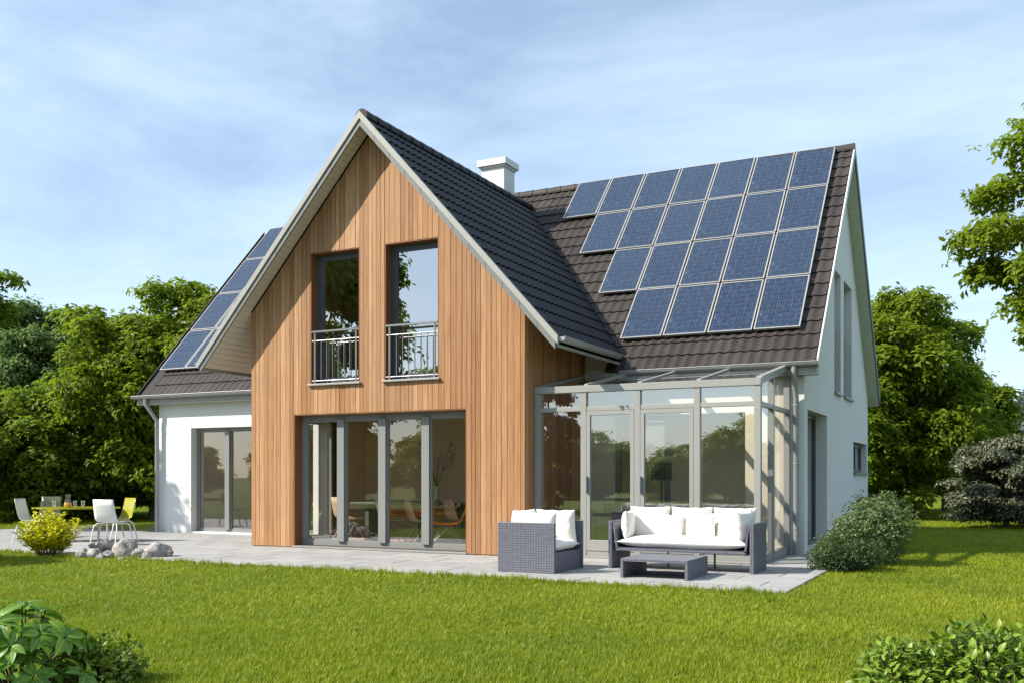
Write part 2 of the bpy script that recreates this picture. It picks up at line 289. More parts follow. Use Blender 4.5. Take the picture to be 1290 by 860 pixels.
# ------------------------------------------------------------------ mesh helpers
class MB:
    def __init__(s): s.v = []; s.f = []; s.sm = []
    def add(s, vs, fs, smooth=False):
        o = len(s.v); s.v.extend([tuple(p) for p in vs]); s.f.extend([tuple(i+o for i in f) for f in fs]); s.sm.extend([smooth]*len(fs)); return s
    def box(s, x0, x1, y0, y1, z0, z1):
        if x1 < x0: x0, x1 = x1, x0
        if y1 < y0: y0, y1 = y1, y0
        if z1 < z0: z0, z1 = z1, z0
        return s.hexa([(x0,y0,z0),(x1,y0,z0),(x1,y1,z0),(x0,y1,z0),(x0,y0,z1),(x1,y0,z1),(x1,y1,z1),(x0,y1,z1)])
    def hexa(s, p):      # 4 lower points ccw, 4 upper
        return s.add(p, [(3,2,1,0),(4,5,6,7),(0,1,5,4),(1,2,6,5),(2,3,7,6),(3,0,4,7)])
    def tube(s, pts, r, n=8, closed=False, cap=True):
        pts = [Vector(p) for p in pts]; m = len(pts); rs = r if isinstance(r, (list, tuple)) else [r]*m
        vs = []; up = Vector((0,0,1)); prev = None
        for i, p in enumerate(pts):
            a = pts[max(0, i-1)]; b = pts[min(m-1, i+1)]; d = (b-a).normalized()
            if prev is None:
                x = d.cross(up if abs(d.z) < 0.95 else Vector((1,0,0))).normalized()
            else:
                x = (prev - d*prev.dot(d)).normalized()
            prev = x; y = d.cross(x)
            for k in range(n):
                an = 2*math.pi*k/n; vs.append(p + x*math.cos(an)*rs[i] + y*math.sin(an)*rs[i])
        fs = [(i*n+k, i*n+(k+1) % n, (i+1)*n+(k+1) % n, (i+1)*n+k) for i in range(m-1) for k in range(n)]
        s.add(vs, fs, True)
        if cap: s.add(vs[:n], [tuple(reversed(range(n)))]); s.add(vs[-n:], [tuple(range(n))])
        return s
    def prism(s, poly, axis, a, b):   # poly 2D in remaining axes, extruded along axis a..b
        def P(q, t):
            return {'x': (t, q[0], q[1]), 'y': (q[0], t, q[1]), 'z': (q[0], q[1], t)}[axis]
        n = len(poly); vs = [P(q, a) for q in poly]+[P(q, b) for q in poly]
        fs = [tuple(range(n)), tuple(reversed(range(n, 2*n)))]+[(i, i+n, (i+1) % n+n, (i+1) % n) for i in range(n)]
        return s.add(vs, fs)
    def lathe(s, prof, c=(0,0,0), n=16):
        vs = [(c[0]+r*math.cos(2*math.pi*k/n), c[1]+r*math.sin(2*math.pi*k/n), c[2]+z) for r, z in prof for k in range(n)]
        fs = [(i*n+k, i*n+(k+1) % n, (i+1)*n+(k+1) % n, (i+1)*n+k) for i in range(len(prof)-1) for k in range(n)]
        return s.add(vs, fs, True)
    def mesh(s, name, mat, fix=True):
        me = bpy.data.meshes.new(name); me.from_pydata(s.v, [], s.f)
        me.polygons.foreach_set('use_smooth', s.sm); me.materials.append(M[mat] if isinstance(mat, str) else mat)
        if fix:
            import bmesh
            b = bmesh.new(); b.from_mesh(me); bmesh.ops.recalc_face_normals(b, faces=b.faces); b.to_mesh(me); b.free()
        me.update(); return me
def setp(o, label=None, cat=None, group=None, kind=None):
    for k, x in (('label', label), ('category', cat), ('group', group), ('kind', kind)):
        if x: o[k] = x
    return o
OFF = {}
def thing(name, label, cat, loc=(0,0,0), rz=0, group=None, world=False):
    o = bpy.data.objects.new(name, None); COL.objects.link(o); o.location = loc; o.rotation_euler = (0, 0, rz); o.empty_display_size = 0.2
    OFF[o.name] = Vector(loc) if world else Vector((0,0,0))
    return setp(o, label, cat, group)
def part(name, me, parent, Mx=None, label=None, kind=None):
    """mesh in world coordinates (or local when parent is a local thing)"""
    o = bpy.data.objects.new(name, me); COL.objects.link(o); o.parent = parent
    off = OFF.get(parent.name, Vector((0,0,0)))
    Mx = Mx or Matrix.Identity(4)
    o.matrix_basis = Matrix.Translation(-off) @ Mx
    if label: o['label'] = label
    if kind: o['kind'] = kind
    return o
def pm(name, mb, mat, parent, label=None, kind=None, bevel=0):
    o = part(name, mb.mesh(name, mat), parent, None, label, kind)
    if bevel:
        b = o.modifiers.new('bevel', 'BEVEL'); b.width = bevel; b.segments = 2; b.limit_method = 'ANGLE'
    return o
def top(name, me, label, cat, loc=(0,0,0), group=None, kind=None, rz=0):
    o = bpy.data.objects.new(name, me); COL.objects.link(o); o.location = loc; o.rotation_euler = (0,0,rz)
    return setp(o, label, cat, group, kind)
def copy_tree(o, parent=None):
    c = o.copy(); COL.objects.link(c)
    if parent is not None: c.parent = parent
    OFF[c.name] = OFF.get(o.name, Vector((0,0,0)))
    for ch in list(o.children): copy_tree(ch, c)
    return c
def pxpos(px, depth):      # ground point seen at photo column px at that depth
    r = (px-645)/1226.2*depth; q = FW*depth + RT*r; return float(q[0]), float(q[1])

# ------------------------------------------------------------------ geometry constants (metres, patio top z = 0)
YW = 13.06; XL, XR = -11.69, -6.39            # clad bay front plane and sides
Y1 = 15.40; X1 = -2.75; X0 = -16.38; Y3 = 23.18; YR = 19.29
SL = 1.085                                     # main roof slope
def zmain(y): return 3.035+SL*(y-15.28)        # tile plane, front slope
YE = 15.20; YEB = 2*YR-YE
XRK, XLK = -2.52, -16.84                       # verges
XM = -9.15; GS = 1.10; YF = 12.72; GZ = 6.97; GH = 3.42
def zgab(x): return GZ-GS*abs(x-XM)
ZR = zmain(YR)
GROUND = -0.06

# ------------------------------------------------------------------ ground and patio
g = MB(); gx = 700
g.add([(-gx,-gx,GROUND),(gx,-gx,GROUND),(gx,gx,GROUND),(-gx,gx,GROUND)], [(0,1,2,3)])
top('lawn_ground', g.mesh('lawn_ground', 'lawn'), None, None, kind='structure')
PX0, PX1, PY0, PY1 = -20.4, -2.02, 10.30, 17.7
pat = top('patio', MB().add([], []).box(PX0+0.01, PX1-0.01, PY0+0.01, PY1, GROUND-0.1, -0.012).mesh('patio', 'joint'), None, None, kind='structure')
sw, sh = 0.80, 0.515
def slab_mesh(w_, h_):
    b = 0.006
    return MB().add([(0,0,-0.045),(w_,0,-0.045),(w_,h_,-0.045),(0,h_,-0.045),(0,0,-b),(w_,0,-b),(w_,h_,-b),(0,h_,-b),(b,b,0),(w_-b,b,0),(w_-b,h_-b,0),(b,h_-b,0)],
        [(0,1,5,4),(1,2,6,5),(2,3,7,6),(3,0,4,7),(4,5,9,8),(5,6,10,9),(6,7,11,10),(7,4,8,11),(8,9,10,11)]).mesh('paving_slab', 'paving')
slab_cache = {}
rowy = PY0; ri = 0
rest = MB()
nslab = 0
while rowy < 15.38:
    h_ = min(sh, 15.45-rowy)
    x = PX0 - (0.4 if ri % 2 else 0)
    while x < PX1-0.01:
        xa, xb = max(x, PX0), min(x+sw, PX1)
        wd = round(xb-xa-0.007, 4)
        if wd > 0.05 and not (XL+0.02 < xa and xb < XR-0.02 and rowy > YW):
            k = (wd, round(h_, 3))
            if k not in slab_cache: slab_cache[k] = slab_mesh(wd, h_-0.007)
            if xa > -15.6 and nslab < 285:
                part('paving_slab', slab_cache[k], pat, Matrix.Translation((xa, rowy, random.uniform(-0.0015, 0.0015)))); nslab += 1
            else: rest.box(xa, xa+wd, rowy, rowy+h_-0.007, -0.04, 0)
        x += sw
    rowy += sh; ri += 1
k = MB().box(X1+0.03, PX1, 15.44, PY1, -0.04, 0.0); rest.v += []; rest.add(k.v, k.f)
pm('paving_far', rest, 'paving', pat, kind='stuff')

# ------------------------------------------------------------------ house
house = thing('house', 'white rendered house with a cedar-clad front gable, dark tiled roofs and solar panels', 'house', ((X0+X1)/2, (Y1+Y3)/2, 0), world=True)

def wall_cols(mb, axis, plane0, plane1, a0, a1, z0, ztop, holes, cuts=()):
    """wall slab running along axis ('x' or 'y'), between plane0..plane1, with rectangular holes; ztop(a) linear between cuts"""
    cs = sorted(set([a0, a1]+[c for h in holes for c in h[:2]]+list(cuts)))
    for i in range(len(cs)-1):
        u, v_ = cs[i], cs[i+1]
        if v_-u < 1e-5: continue
        hs = sorted([(h[2], h[3]) for h in holes if h[0] <= u+1e-6 and h[1] >= v_-1e-6])
        z = z0
        segs = []
        for (ha, hb) in hs:
            if ha > z+1e-4: segs.append((z, z, ha, ha))
            z = hb
        zu, zv = ztop(u), ztop(v_)
        if zu > z or zv > z: segs.append((z, z, max(zu, z), max(zv, z)))
        for (za, zb, zc, zd) in segs:
            if axis == 'x': mb.hexa([(u,plane0,za),(v_,plane0,zb),(v_,plane1,zb),(u,plane1,za),(u,plane0,zc),(v_,plane0,zd),(v_,plane1,zd),(u,plane1,zc)])
            else: mb.hexa([(plane0,u,za),(plane1,u,za),(plane1,v_,zb),(plane0,v_,zb),(plane0,u,zc),(plane1,u,zc),(plane1,v_,zd),(plane0,v_,zd)])
    return mb
T = 0.32
LD = (-15.45, -12.2, 0.035, 2.23)           # left terrace door
CD = (-5.9, -3.66, 0.05, 2.22)              # door inside conservatory
BD = (-10.756, -7.393, 0.04, 2.25)          # bay sliding doors
W1 = (-10.406, -9.397, 2.747, 4.937); W2 = (-8.907, -7.894, 2.747, 4.937)
zf = lambda a: zmain(Y1)-0.16
pm('front_wall', wall_cols(MB(), 'x', Y1, Y1+T, X0, XL+0.1, -0.1, zf, [LD]), 'render_white', house)
pm('front_wall', wall_cols(MB(), 'x', Y1, Y1+T, XR-0.1, X1-T, -0.1, zf, [CD]), 'cream_render', house)
zg = lambda y: (zmain(y) if y < YR else zmain(2*YR-y))-0.17
RD = (15.68, 17.55, 0.04, 2.25)
RW = [(18.36, 19.12, 2.727, 4.95), (19.53, 20.6, 2.727, 4.95), (20.85, 23.0, 1.27, 1.91)]
pm('gable_infill', MB().hexa([(XR-0.02,Y1+0.012,2.7),(XM+GH+0.1,Y1+0.012,2.7),(XM+GH+0.1,Y1+0.2,2.7),(XR-0.02,Y1+0.2,2.7),(XR-0.02,Y1+0.012,zgab(XR-0.02)-0.11),(XM+GH+0.1,Y1+0.012,zgab(XM+GH)-0.11),(XM+GH+0.1,Y1+0.2,zgab(XM+GH)-0.11),(XR-0.02,Y1+0.2,zgab(XR-0.02)-0.11)]), 'soffit', house)
pm('right_wall', wall_cols(MB(), 'y', X1-T, X1, Y1, Y3, -0.1, zg, [RD]+RW, [YR]), 'render_white', house)
pm('left_wall', wall_cols(MB(), 'y', X0, X0+T, Y1+T, Y3, -0.1, zg, [], [YR]), 'render_white', house)
BWS = [(-14.5, -12.6, 0.1, 2.25), (-10.5, -8.0, 0.1, 2.25), (-6.0, -3.6, 0.1, 2.25)]  # unseen rear openings, added to let sky light into the rooms
pm('back_wall', wall_cols(MB(), 'x', Y3-T, Y3, X0+T, X1-T, -0.1, lambda a: zg(Y3-T)-0.05, BWS), 'render_white', house)
for h in BWS: pm('added_back_window', MB().box(h[0], h[1], Y3-0.18, Y3-0.12, h[2], h[2]+0.07).box(h[0], h[1], Y3-0.18, Y3-0.12, h[3]-0.07, h[3]).box(h[0], h[0]+0.07, Y3-0.18, Y3-0.12, h[2]+0.07, h[3]-0.07).box(h[1]-0.07, h[1], Y3-0.18, Y3-0.12, h[2]+0.07, h[3]-0.07), 'frame_grey', house)
# bay structure behind the boards (dark backing) and its wall leaf
zb = lambda x: zgab(x)-0.17
bayw = wall_cols(MB(), 'x', YW+0.022, YW+0.20, XL+0.022, XR-0.022, 0.0, zb, [BD, W1, W2], [XM])
pm('bay_wall', bayw, 'backing', house)
pm('bay_side_wall', MB().box(XR-0.2, XR-0.022, YW+0.2, Y1+0.1, 0, zgab(XR)-0.14), 'backing', house)
pm('bay_side_wall', wall_cols(MB(), 'y', XL+0.022, XL+0.2, YW+0.2, Y1+0.1, 0, lambda a: zgab(XL)-0.14, [(YW+0.45, Y1-0.2, 0.04, 2.25)]), 'backing', house)  # opening for the unseen window added to bring sun inside
# cedar boards
clad = pm('cladding', MB().box(XL+0.02, XL+0.1, YW+0.3, YW+0.4, 0.5, 0.7), 'backing', house)
def board(x0, x1, z0, zt0, zt1, y0, y1):
    me = MB().hexa([(x0,y0,z0),(x1,y0,z0),(x1,y1,z0),(x0,y1,z0),(x0,y0,zt0),(x1,y0,zt1),(x1,y1,zt1),(x0,y1,zt0)]).mesh('cladding_board', 'cedar')
    part('cladding_board', me, clad)
edges = [XL]; 
cutxs = [BD[0], BD[1], W1[0], W1[1], W2[0], W2[1], XM, XR]
for c in sorted(cutxs):
    span = c-edges[-1]; n = max(1, round(span/0.0925)); ws = np.array([random.choice([0.8, 0.95, 1.0, 1.1, 1.25]) for _ in range(n)]); ws = ws/ws.sum()*span
    s0 = edges[-1]
    for q in np.cumsum(ws): edges.append(float(s0+q))
for i in range(len(edges)-1):
    a, b = edges[i]+0.0035, edges[i+1]-0.0035; mid = (a+b)/2; off = random.uniform(-0.003, 0.003)
    hs = sorted([(h[2], h[3]) for h in (BD, W1, W2) if h[0]-0.001 <= mid <= h[1]+0.001])
    z = 0.012
    for (ha, hb) in hs:
        if ha > z+0.05: board(a, b, z, ha-(0.03 if ha > 1 else 0), ha-(0.03 if ha > 1 else 0), YW+off, YW+0.02)
        z = hb
    board(a, b, z, zb(a)+0.0, zb(b)+0.0, YW+off, YW+0.02)
y = YW+0.024
while y < Y1-0.01:
    wd = random.choice([0.075, 0.09, 0.1, 0.11]); y2 = min(y+wd, Y1)
    me = MB().box(XR-0.02, XR+random.uniform(-0.003, 0.003), y+0.003, y2-0.004, 0.012, zgab(XR)-0.12).mesh('cladding_board', 'cedar'); part('cladding_board', me, clad); y = y2
lb = MB(); y = YW+0.024
while y < Y1-0.01:
    lb.box(XL, XL+0.02, y+0.003, min(y+0.091, Y1-0.005), 2.25 if YW+0.4 < y < Y1-0.25 else 0.012, zgab(XL)-0.12); y += 0.095
part('hidden_side_boards', lb.mesh('hidden_side_boards', 'cedar'), clad, kind='stuff')
# cedar reveals
rv = MB()
for h, d in ((BD, 0.20), (W1, 0.19), (W2, 0.19)):
    rv.box(h[0]+0.0, h[0]+0.018, YW+0.004, YW+d, h[2], h[3]-0.018); rv.box(h[1]-0.018, h[1], YW+0.004, YW+d, h[2], h[3]-0.018)
    rv.box(h[0], h[1], YW+0.004, YW+d, h[3]-0.018, h[3])
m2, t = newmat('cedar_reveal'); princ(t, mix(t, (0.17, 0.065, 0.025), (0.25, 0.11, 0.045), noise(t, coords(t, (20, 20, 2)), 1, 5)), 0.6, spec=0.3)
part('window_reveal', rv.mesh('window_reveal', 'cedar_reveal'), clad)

# ---- roofs
roof = pm('main_roof', MB(), 'roof_deck', house)
d = MB()
def slab_poly(mb, pts, th):
    n = len(pts); low = [(p[0], p[1], p[2]-th) for p in pts]
    mb.add(list(pts)+low, [tuple(range(n)), tuple(reversed(range(n, 2*n)))]+[(i, (i+1) % n, (i+1) % n+n, i+n) for i in range(n)])
def P(x, y, dz=0): return (x, y, (zmain(y) if y <= YR else zmain(2*YR-y))+dz)
# front slope deck in three strips: left of bay, behind bay (above valley), right of bay
GY0 = lambda x: 15.28+(zgab(x)-3.035)/SL      # valley y at x
vl = XM-GH; vr = XM+GH; yv = GY0(XM)
slab_poly(d, [P(XLK,YE,-0.05), P(vl,YE,-0.05), P(vl,YR,-0.05), P(XLK,YR,-0.05)], 0.11)
slab_poly(d, [P(vr,YE,-0.05), P(XRK-0.02,YE,-0.05), P(XRK-0.02,YR,-0.05), P(vr,YR,-0.05)], 0.11)
slab_poly(d, [P(vl,GY0(vl)-0.1,-0.05), P(XM,yv-0.1,-0.05), P(XM,YR,-0.05), P(vl,YR,-0.05)], 0.11)
slab_poly(d, [P(XM,yv-0.1,-0.05), P(vr,GY0(vr)-0.1,-0.05), P(vr,YR,-0.05), P(XM,YR,-0.05)], 0.11)
slab_poly(d, [P(XLK,YR,-0.05), P(XRK-0.02,YR,-0.05), P(XRK-0.02,YEB,-0.05), P(XLK,YEB,-0.05)], 0.11)
roof.data = d.mesh('main_roof', 'roof_deck')
bay_roof = pm('bay_roof', MB(), 'roof_deck', house)
d = MB()
for s in (-1, 1):
    xe = XM+s*GH
    slab_poly(d, [(XM,YF+0.03,GZ-0.05),(xe,YF+0.03,zgab(xe)-0.05),(xe,GY0(xe)+0.1,zgab(xe)-0.05),(XM,yv+0.1,GZ-0.05)], 0.055)
bay_roof.data = d.mesh('bay_roof', 'roof_deck')
TW, TL = 0.34, 0.312
def tile_mesh(mat):
    """double-wave pantile: x across 0..TW, y up slope 0..TL+lap, z out of the roof"""
    mb = MB(); n = 12; prof = []
    for i in range(n+1):
        u = i/n*TW; ph = (i/n*2) % 1.0
        z = 0.021*(0.5+0.5*math.cos(2*math.pi*ph))**1.4
        prof.append((u, z))
    L_ = TL+0.05
    lo = [(u, 0, z+0.028) for u, z in prof]; hi = [(u, L_, z+0.002) for u, z in prof]; bt = [(u, 0, z+0.004) for u, z in prof]
    o = n+1
    mb.add(lo+hi, [(i, i+1, i+1+o, i+o) for i in range(n)], True)
    mb.add(bt+lo, [(i, i+1, i+1+o, i+o) for i in range(n)])
    mb.add([lo[0], hi[0], (0, L_, -0.02), bt[0]], [(0,1,2,3)]); mb.add([lo[-1], hi[-1], (TW, L_, -0.02), bt[-1]], [(3,2,1,0)])
    return mb.mesh('roof_tile', mat, fix=False)
tb = tile_mesh('tile_brown'); ts = tile_mesh('tile_shaded')
def basis(o, ux, uy):
    ux = Vector(ux).normalized(); uy = Vector(uy).normalized(); uz = ux.cross(uy)
    m = Matrix.Identity(4)
    for r in range(3): m[r][0] = ux[r]; m[r][1] = uy[r]; m[r][2] = uz[r]; m[r][3] = o[r]
    return m
def merge_tiles(ms, me):
    nv = len(me.vertices); co = np.empty(nv*3); me.vertices.foreach_get('co', co); co = co.reshape(-1, 3)
    polys = [tuple(p.vertices) for p in me.polygons]; mb = MB()
    for m_ in ms:
        a = np.array(m_); w3 = co @ a[:3,:3].T + a[:3,3]; mb.add([tuple(p) for p in w3], polys, True)
    return mb
cs = 1/math.sqrt(1+SL*SL); up = (0, cs, SL*cs)
sngt = []; joined = []
ncol = int((XRK-0.06-XLK)/TW); x0t = XRK-0.03-ncol*TW
nrow = 19; dyr = (YR-YE)/nrow
PANCOLS = [(4, 0), (5, 1), (6, 2), (7, 3)]; PW = 0.755; PH = (19.27-15.64)/4
def covered(x, y):
    r = (y-15.64)/PH
    if 0.05 < r < 3.95:
        nc = 4+int(r)
        if XR < x and -2.84-nc*PW+0.3 < x < -2.84-0.25: return True
        if x < -12 and -16.6+0.3 < x < -16.6+3*PW-0.25: return True
    return False
for i in range(ncol+1):
    for j in range(nrow):
        x = x0t+i*TW; yy = YE+j*dyr; cxx = x+TW/2; cy = yy+dyr/2
        if x+TW > XRK+0.02: continue
        if zmain(cy)+0.25 < zgab(cxx) and cy < yv+0.3 and abs(cxx-XM) < GH: continue
        m_ = basis((x, yy, zmain(yy)-0.02), (1,0,0), up)
        vis = (cxx > XM-0.3 and zmain(cy)+0.03 > zgab(cxx)) or (cxx < XM-2 and zmain(cy) > zgab(cxx)-0.1 and cy < 15.8)
        (sngt if vis and not covered(cxx, cy) else joined).append(m_)
# rear slope
for i in range(ncol+1):
    for j in range(nrow):
        x = x0t+i*TW; yy = YEB-j*dyr
        if x+TW > XRK+0.02: continue
        joined.append(basis((x+TW, yy, zmain(2*YR-yy)-0.02), (-1,0,0), (0,-cs,SL*cs)))
# bay slopes
gc = 1/math.sqrt(1+GS*GS); GLEN = GH/gc; nr2 = 16; rl = GLEN/nr2
sgl2 = []; join2 = []
for j in range(nr2):
    s_ = GH-(j+0)*GH/nr2
    for i in range(30):
        yy = YF+0.05+i*TW
        xr_ = XM+s_; xl_ = XM-s_
        lim = GY0(XM+s_-GH/nr2)+0.35
        if yy > lim: break
        sgl2.append((yy, j, basis((xr_, yy, zgab(xr_)-0.02), (0,1,0), (-gc,0,GS*gc))))
        join2.append(basis((xl_, yy+TW, zgab(xl_)-0.02), (0,-1,0), (gc,0,GS*gc)))
sngt_n = len(sngt)
sgl2.sort(key=lambda q: q[0]+0.12*q[1])
lim2 = max(60, 300-sngt_n)
join2 += [q[2] for q in sgl2[lim2:]]
for m_ in sngt: part('roof_tile', tb, roof, m_)
for q in sgl2[:lim2]: part('roof_tile', ts, bay_roof, q[2])
print('tiles', sngt_n, lim2, len(joined), len(join2))
part('roof_tile_field', merge_tiles(joined, tb).mesh('roof_tile_field', 'tile_brown', fix=False), roof, kind='stuff')
part('roof_tile_field', merge_tiles(join2, ts).mesh('roof_tile_field', 'tile_shaded', fix=False), bay_roof, kind='stuff')
# ridge tiles: half-round caps
def cap_mesh(mat, r=0.115, l=0.34):
    mb = MB(); n = 10; A = []; B = []
    for k in range(n+1):
        a = R(-18+216*k/n); A.append((0, math.cos(a)*r, math.sin(a)*r)); B.append((l+0.03, math.cos(a)*(r-0.012), math.sin(a)*(r-0.012)))
    mb.add(A+B, [(k, k+1, k+1+n+1, k+n+1) for k in range(n)], True); mb.add(A, [tuple(range(n+1))])
    return mb.mesh('ridge_tile', mat, fix=False)
capb = cap_mesh('tile_brown'); caps = cap_mesh('tile_shaded')
x = XRK+0.005
while x > XLK+0.3:
    part('ridge_tile', capb, roof, Matrix.Translation((x, YR, ZR-0.03)) @ Matrix.Rotation(math.pi, 4, 'Z')); x -= 0.335
y = YF+0.04
while y < yv+0.15:
    part('ridge_tile', caps, bay_roof, Matrix.Translation((XM, y, GZ-0.03)) @ Matrix.Rotation(math.pi/2, 4, 'Z')); y += 0.335
# bay bargeboards + soffit boards
for s in (-1, 1):
    xe = XM+s*(GH+0.03); ze = zgab(xe)
    mb = MB()
    def q(x, dz, y): return (x, y, zgab(x)+dz)
    a, b = XM, xe
    if s == 1: a, b = a, b
    mb.hexa([q(a,-0.085,YF-0.02), q(b,-0.085,YF-0.02), q(b,-0.085,YF+0.035), q(a,-0.085,YF+0.035), q(a,0.035,YF-0.02), q(b,0.035,YF-0.02), q(b,0.035,YF+0.035), q(a,0.035,YF+0.035)])
    pm('bargeboard', mb, 'fascia', house)
    mb = MB(); b2 = XM+s*(GH-0.01)
    n_ = 12
    for k in range(n_):
        u0 = a+(b2-a)*k/n_; u1 = a+(b2-a)*(k+1)/n_-s*0.006
        mb.hexa([q(u0,-0.20,YF+0.0), q(u1,-0.20,YF+0.0), q(u1,-0.20,YF+0.03), q(u0,-0.20,YF+0.03), q(u0,-0.087,YF+0.0), q(u1,-0.087,YF+0.0), q(u1,-0.087,YF+0.03), q(u0,-0.087,YF+0.03)])
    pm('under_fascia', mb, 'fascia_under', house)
    # soffit boards run along y, stacked down the slope
    nb = 44; jb = MB()
    for k in range(nb):
        u0 = XM+s*(0.01+k*(GH-0.03)/nb); u1 = XM+s*(0.01+(k+1)*(GH-0.03)/nb-0.006)
        outside = (s*(u0-XM)) > (XR-XM if s > 0 else XM-XL)-0.02
        ya, yb = YF+0.035, (Y1 if outside else YW-0.004)
        dz = -0.125
        mbb = MB() if s < 0 else jb
        mbb.hexa([q(u0,dz,ya), q(u1,dz,ya), q(u1,dz,yb), q(u0,dz,yb), q(u0,dz+0.015,ya), q(u1,dz+0.015,ya), q(u1,dz+0.015,yb), q(u0,dz+0.015,yb)])
        if s < 0: part('soffit_board', mbb.mesh('soffit_board', 'soffit'), bay_roof)
    if s > 0: part('soffit_boards', jb.mesh('soffit_boards', 'soffit'), bay_roof, kind='stuff')
    # eave closing board
    xx = XM+s*GH
    pm('eave_board', MB().box(xx-0.012 if s > 0 else xx-0.0, xx if s > 0 else xx+0.012, YF+0.04, Y1-0.02, zgab(xx)-0.15, zgab(xx)-0.02), 'fascia', house)
# flat soffit under bay eaves, closing back to side walls
# main roof verge right: white strip + soffit boards + dark rear verge
mb = MB()
mb.hexa([(XRK-0.012,YE,zmain(YE)-0.14),(XRK+0.012,YE,zmain(YE)-0.14),(XRK+0.012,YR,ZR-0.14),(XRK-0.012,YR,ZR-0.14),(XRK-0.012,YE,zmain(YE)+0.045),(XRK+0.012,YE,zmain(YE)+0.045),(XRK+0.012,YR,ZR+0.045),(XRK-0.012,YR,ZR+0.045)])
pm('verge_board', mb, 'chimney_skin', house)
mb = MB()
mb.hexa([(XRK-0.012,YR+0.001,ZR-0.17),(XRK+0.014,YR+0.001,ZR-0.17),(XRK+0.014,YEB,zmain(YE)-0.17),(XRK-0.012,YEB,zmain(YE)-0.17),(XRK-0.012,YR+0.001,ZR+0.045),(XRK+0.014,YR+0.001,ZR+0.045),(XRK+0.014,YEB,zmain(YE)+0.045),(XRK-0.012,YEB,zmain(YE)+0.045)])
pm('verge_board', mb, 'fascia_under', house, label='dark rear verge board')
for half in (0, 1):
    nb = 40; jb = MB()
    for k in range(nb):
        y0 = YE+0.02+k*(YR-YE-0.02)/nb; y1_ = y0+(YR-YE-0.02)/nb-0.008
        f = (lambda y: y) if half == 0 else (lambda y: 2*YR-y)
        z0, z1 = zmain(y0)-0.19, zmain(y1_)-0.19
        bb = MB() if half else jb
        bb.hexa([(X1-0.02,f(y0),z0),(XRK-0.014,f(y0),z0),(XRK-0.014,f(y1_),z1),(X1-0.02,f(y1_),z1),(X1-0.02,f(y0),z0+0.02),(XRK-0.014,f(y0),z0+0.02),(XRK-0.014,f(y1_),z1+0.02),(X1-0.02,f(y1_),z1+0.02)])
        if half: part('soffit_board', bb.mesh('soffit_board', 'soffit_green'), roof)
    if not half: part('soffit_boards', jb.mesh('soffit_boards', 'soffit_green'), roof, kind='stuff')
mb = MB(); mb.hexa([(XLK-0.01,YE,zmain(YE)-0.15),(XLK+0.012,YE,zmain(YE)-0.15),(XLK+0.012,YR,ZR-0.15),(XLK-0.01,YR,ZR-0.15),(XLK-0.01,YE,zmain(YE)+0.02),(XLK+0.012,YE,zmain(YE)+0.02),(XLK+0.012,YR,ZR+0.02),(XLK-0.01,YR,ZR+0.02)])
pm('verge_board', mb, 'tile_brown', house, label='dark tiled left verge')
# boxed eave board under main eaves
pm('eave_box', MB().box(XLK+0.02, XL-0.001, YE-0.006, Y1, zmain(YE)-0.20, zmain(YE)-0.035), 'fascia', house)
pm('eave_box', MB().box(XR+0.001, XRK-0.014, YE-0.006, Y1-0.001, zmain(YE)-0.20, zmain(YE)-0.035), 'fascia', house)
# gutters
def gutter(name, p0, p1, r=0.068):
    mb = MB(); p0 = Vector(p0); p1 = Vector(p1); d_ = (p1-p0).normalized(); s_ = d_.cross(Vector((0,0,1))).normalized(); n = 10
    for rr, fl in ((r, 1), (r-0.006, -1)):
        A = []; B = []
        for k in range(n+1):
            a = math.pi+math.pi*k/n; o = s_*math.cos(a)*rr+Vector((0,0,1))*math.sin(a)*rr; A.append(p0+o); B.append(p1+o)
        mb.add(A+B, [(k, k+1, k+n+2, k+n+1) for k in range(n)], True)
    for pp in (p0, p1):
        mb.add([pp+s_*math.cos(math.pi+math.pi*k/n)*r+Vector((0,0,1))*math.sin(math.pi+math.pi*k/n)*r for k in range(n+1)], [tuple(range(n+1))])
    mb.tube([p0+s_*r, p1+s_*r], 0.009, 6); mb.tube([p0-s_*r, p1-s_*r], 0.009, 6)
    return pm(name, mb, 'zinc', house)
GZE = zmain(YE)-0.015
gutter('gutter', (XM+GH+0.065, YE-0.055, GZE), (XRK+0.03, YE-0.055, GZE))
gutter('gutter', (XLK-0.05, YE-0.055, GZE), (XM-GH+0.75, YE-0.055, GZE))
zge = zgab(XM+GH)-0.015
gutter('gutter', (XM+GH+0.06, YF+0.03, zge), (XM+GH+0.06, YE-0.1, zge)); gutter('gutter', (XM-GH-0.06, YF+0.03, zge), (XM-GH-0.06, YE+0.1, zge))
# downpipes
def downpipe(xw, yw_, ztop, x2, y2):
    mb = MB(); mb.tube([(xw, yw_, ztop), (xw, yw_, ztop-0.12), (xw+(x2-xw)*0.5, yw_+(y2-yw_)*0.5, ztop-0.30), (x2, y2, ztop-0.48), (x2, y2, 0.0)], 0.043, 12)
    for z in (0.4, 1.4, 2.3): mb.tube([(x2, y2, z-0.012), (x2, y2, z+0.012)], 0.05, 12)
    pm('downpipe', mb, 'zinc', house)
downpipe(X0-0.14, YE-0.05, GZE-0.05, X0+0.03, Y1-0.09)
downpipe(-2.86, YE-0.05, GZE-0.05, -2.86, Y1-0.075)

# chimney
CX0, CX1, CY0, CY1 = -9.62, -9.10, 17.62, 18.10
ch = pm('chimney', MB().box(CX0, CX1, CY0, CY1, 5.3, 7.55), 'chimney_skin', house)
cc = MB().box(CX0-0.07, CX1+0.07, CY0-0.07, CY1+0.07, 7.55, 7.68).box(CX0-0.03, CX1+0.03, CY0-0.03, CY1+0.03, 7.51, 7.549)
o = part('chimney_cap', cc.mesh('chimney_cap', 'chimney_skin'), ch)

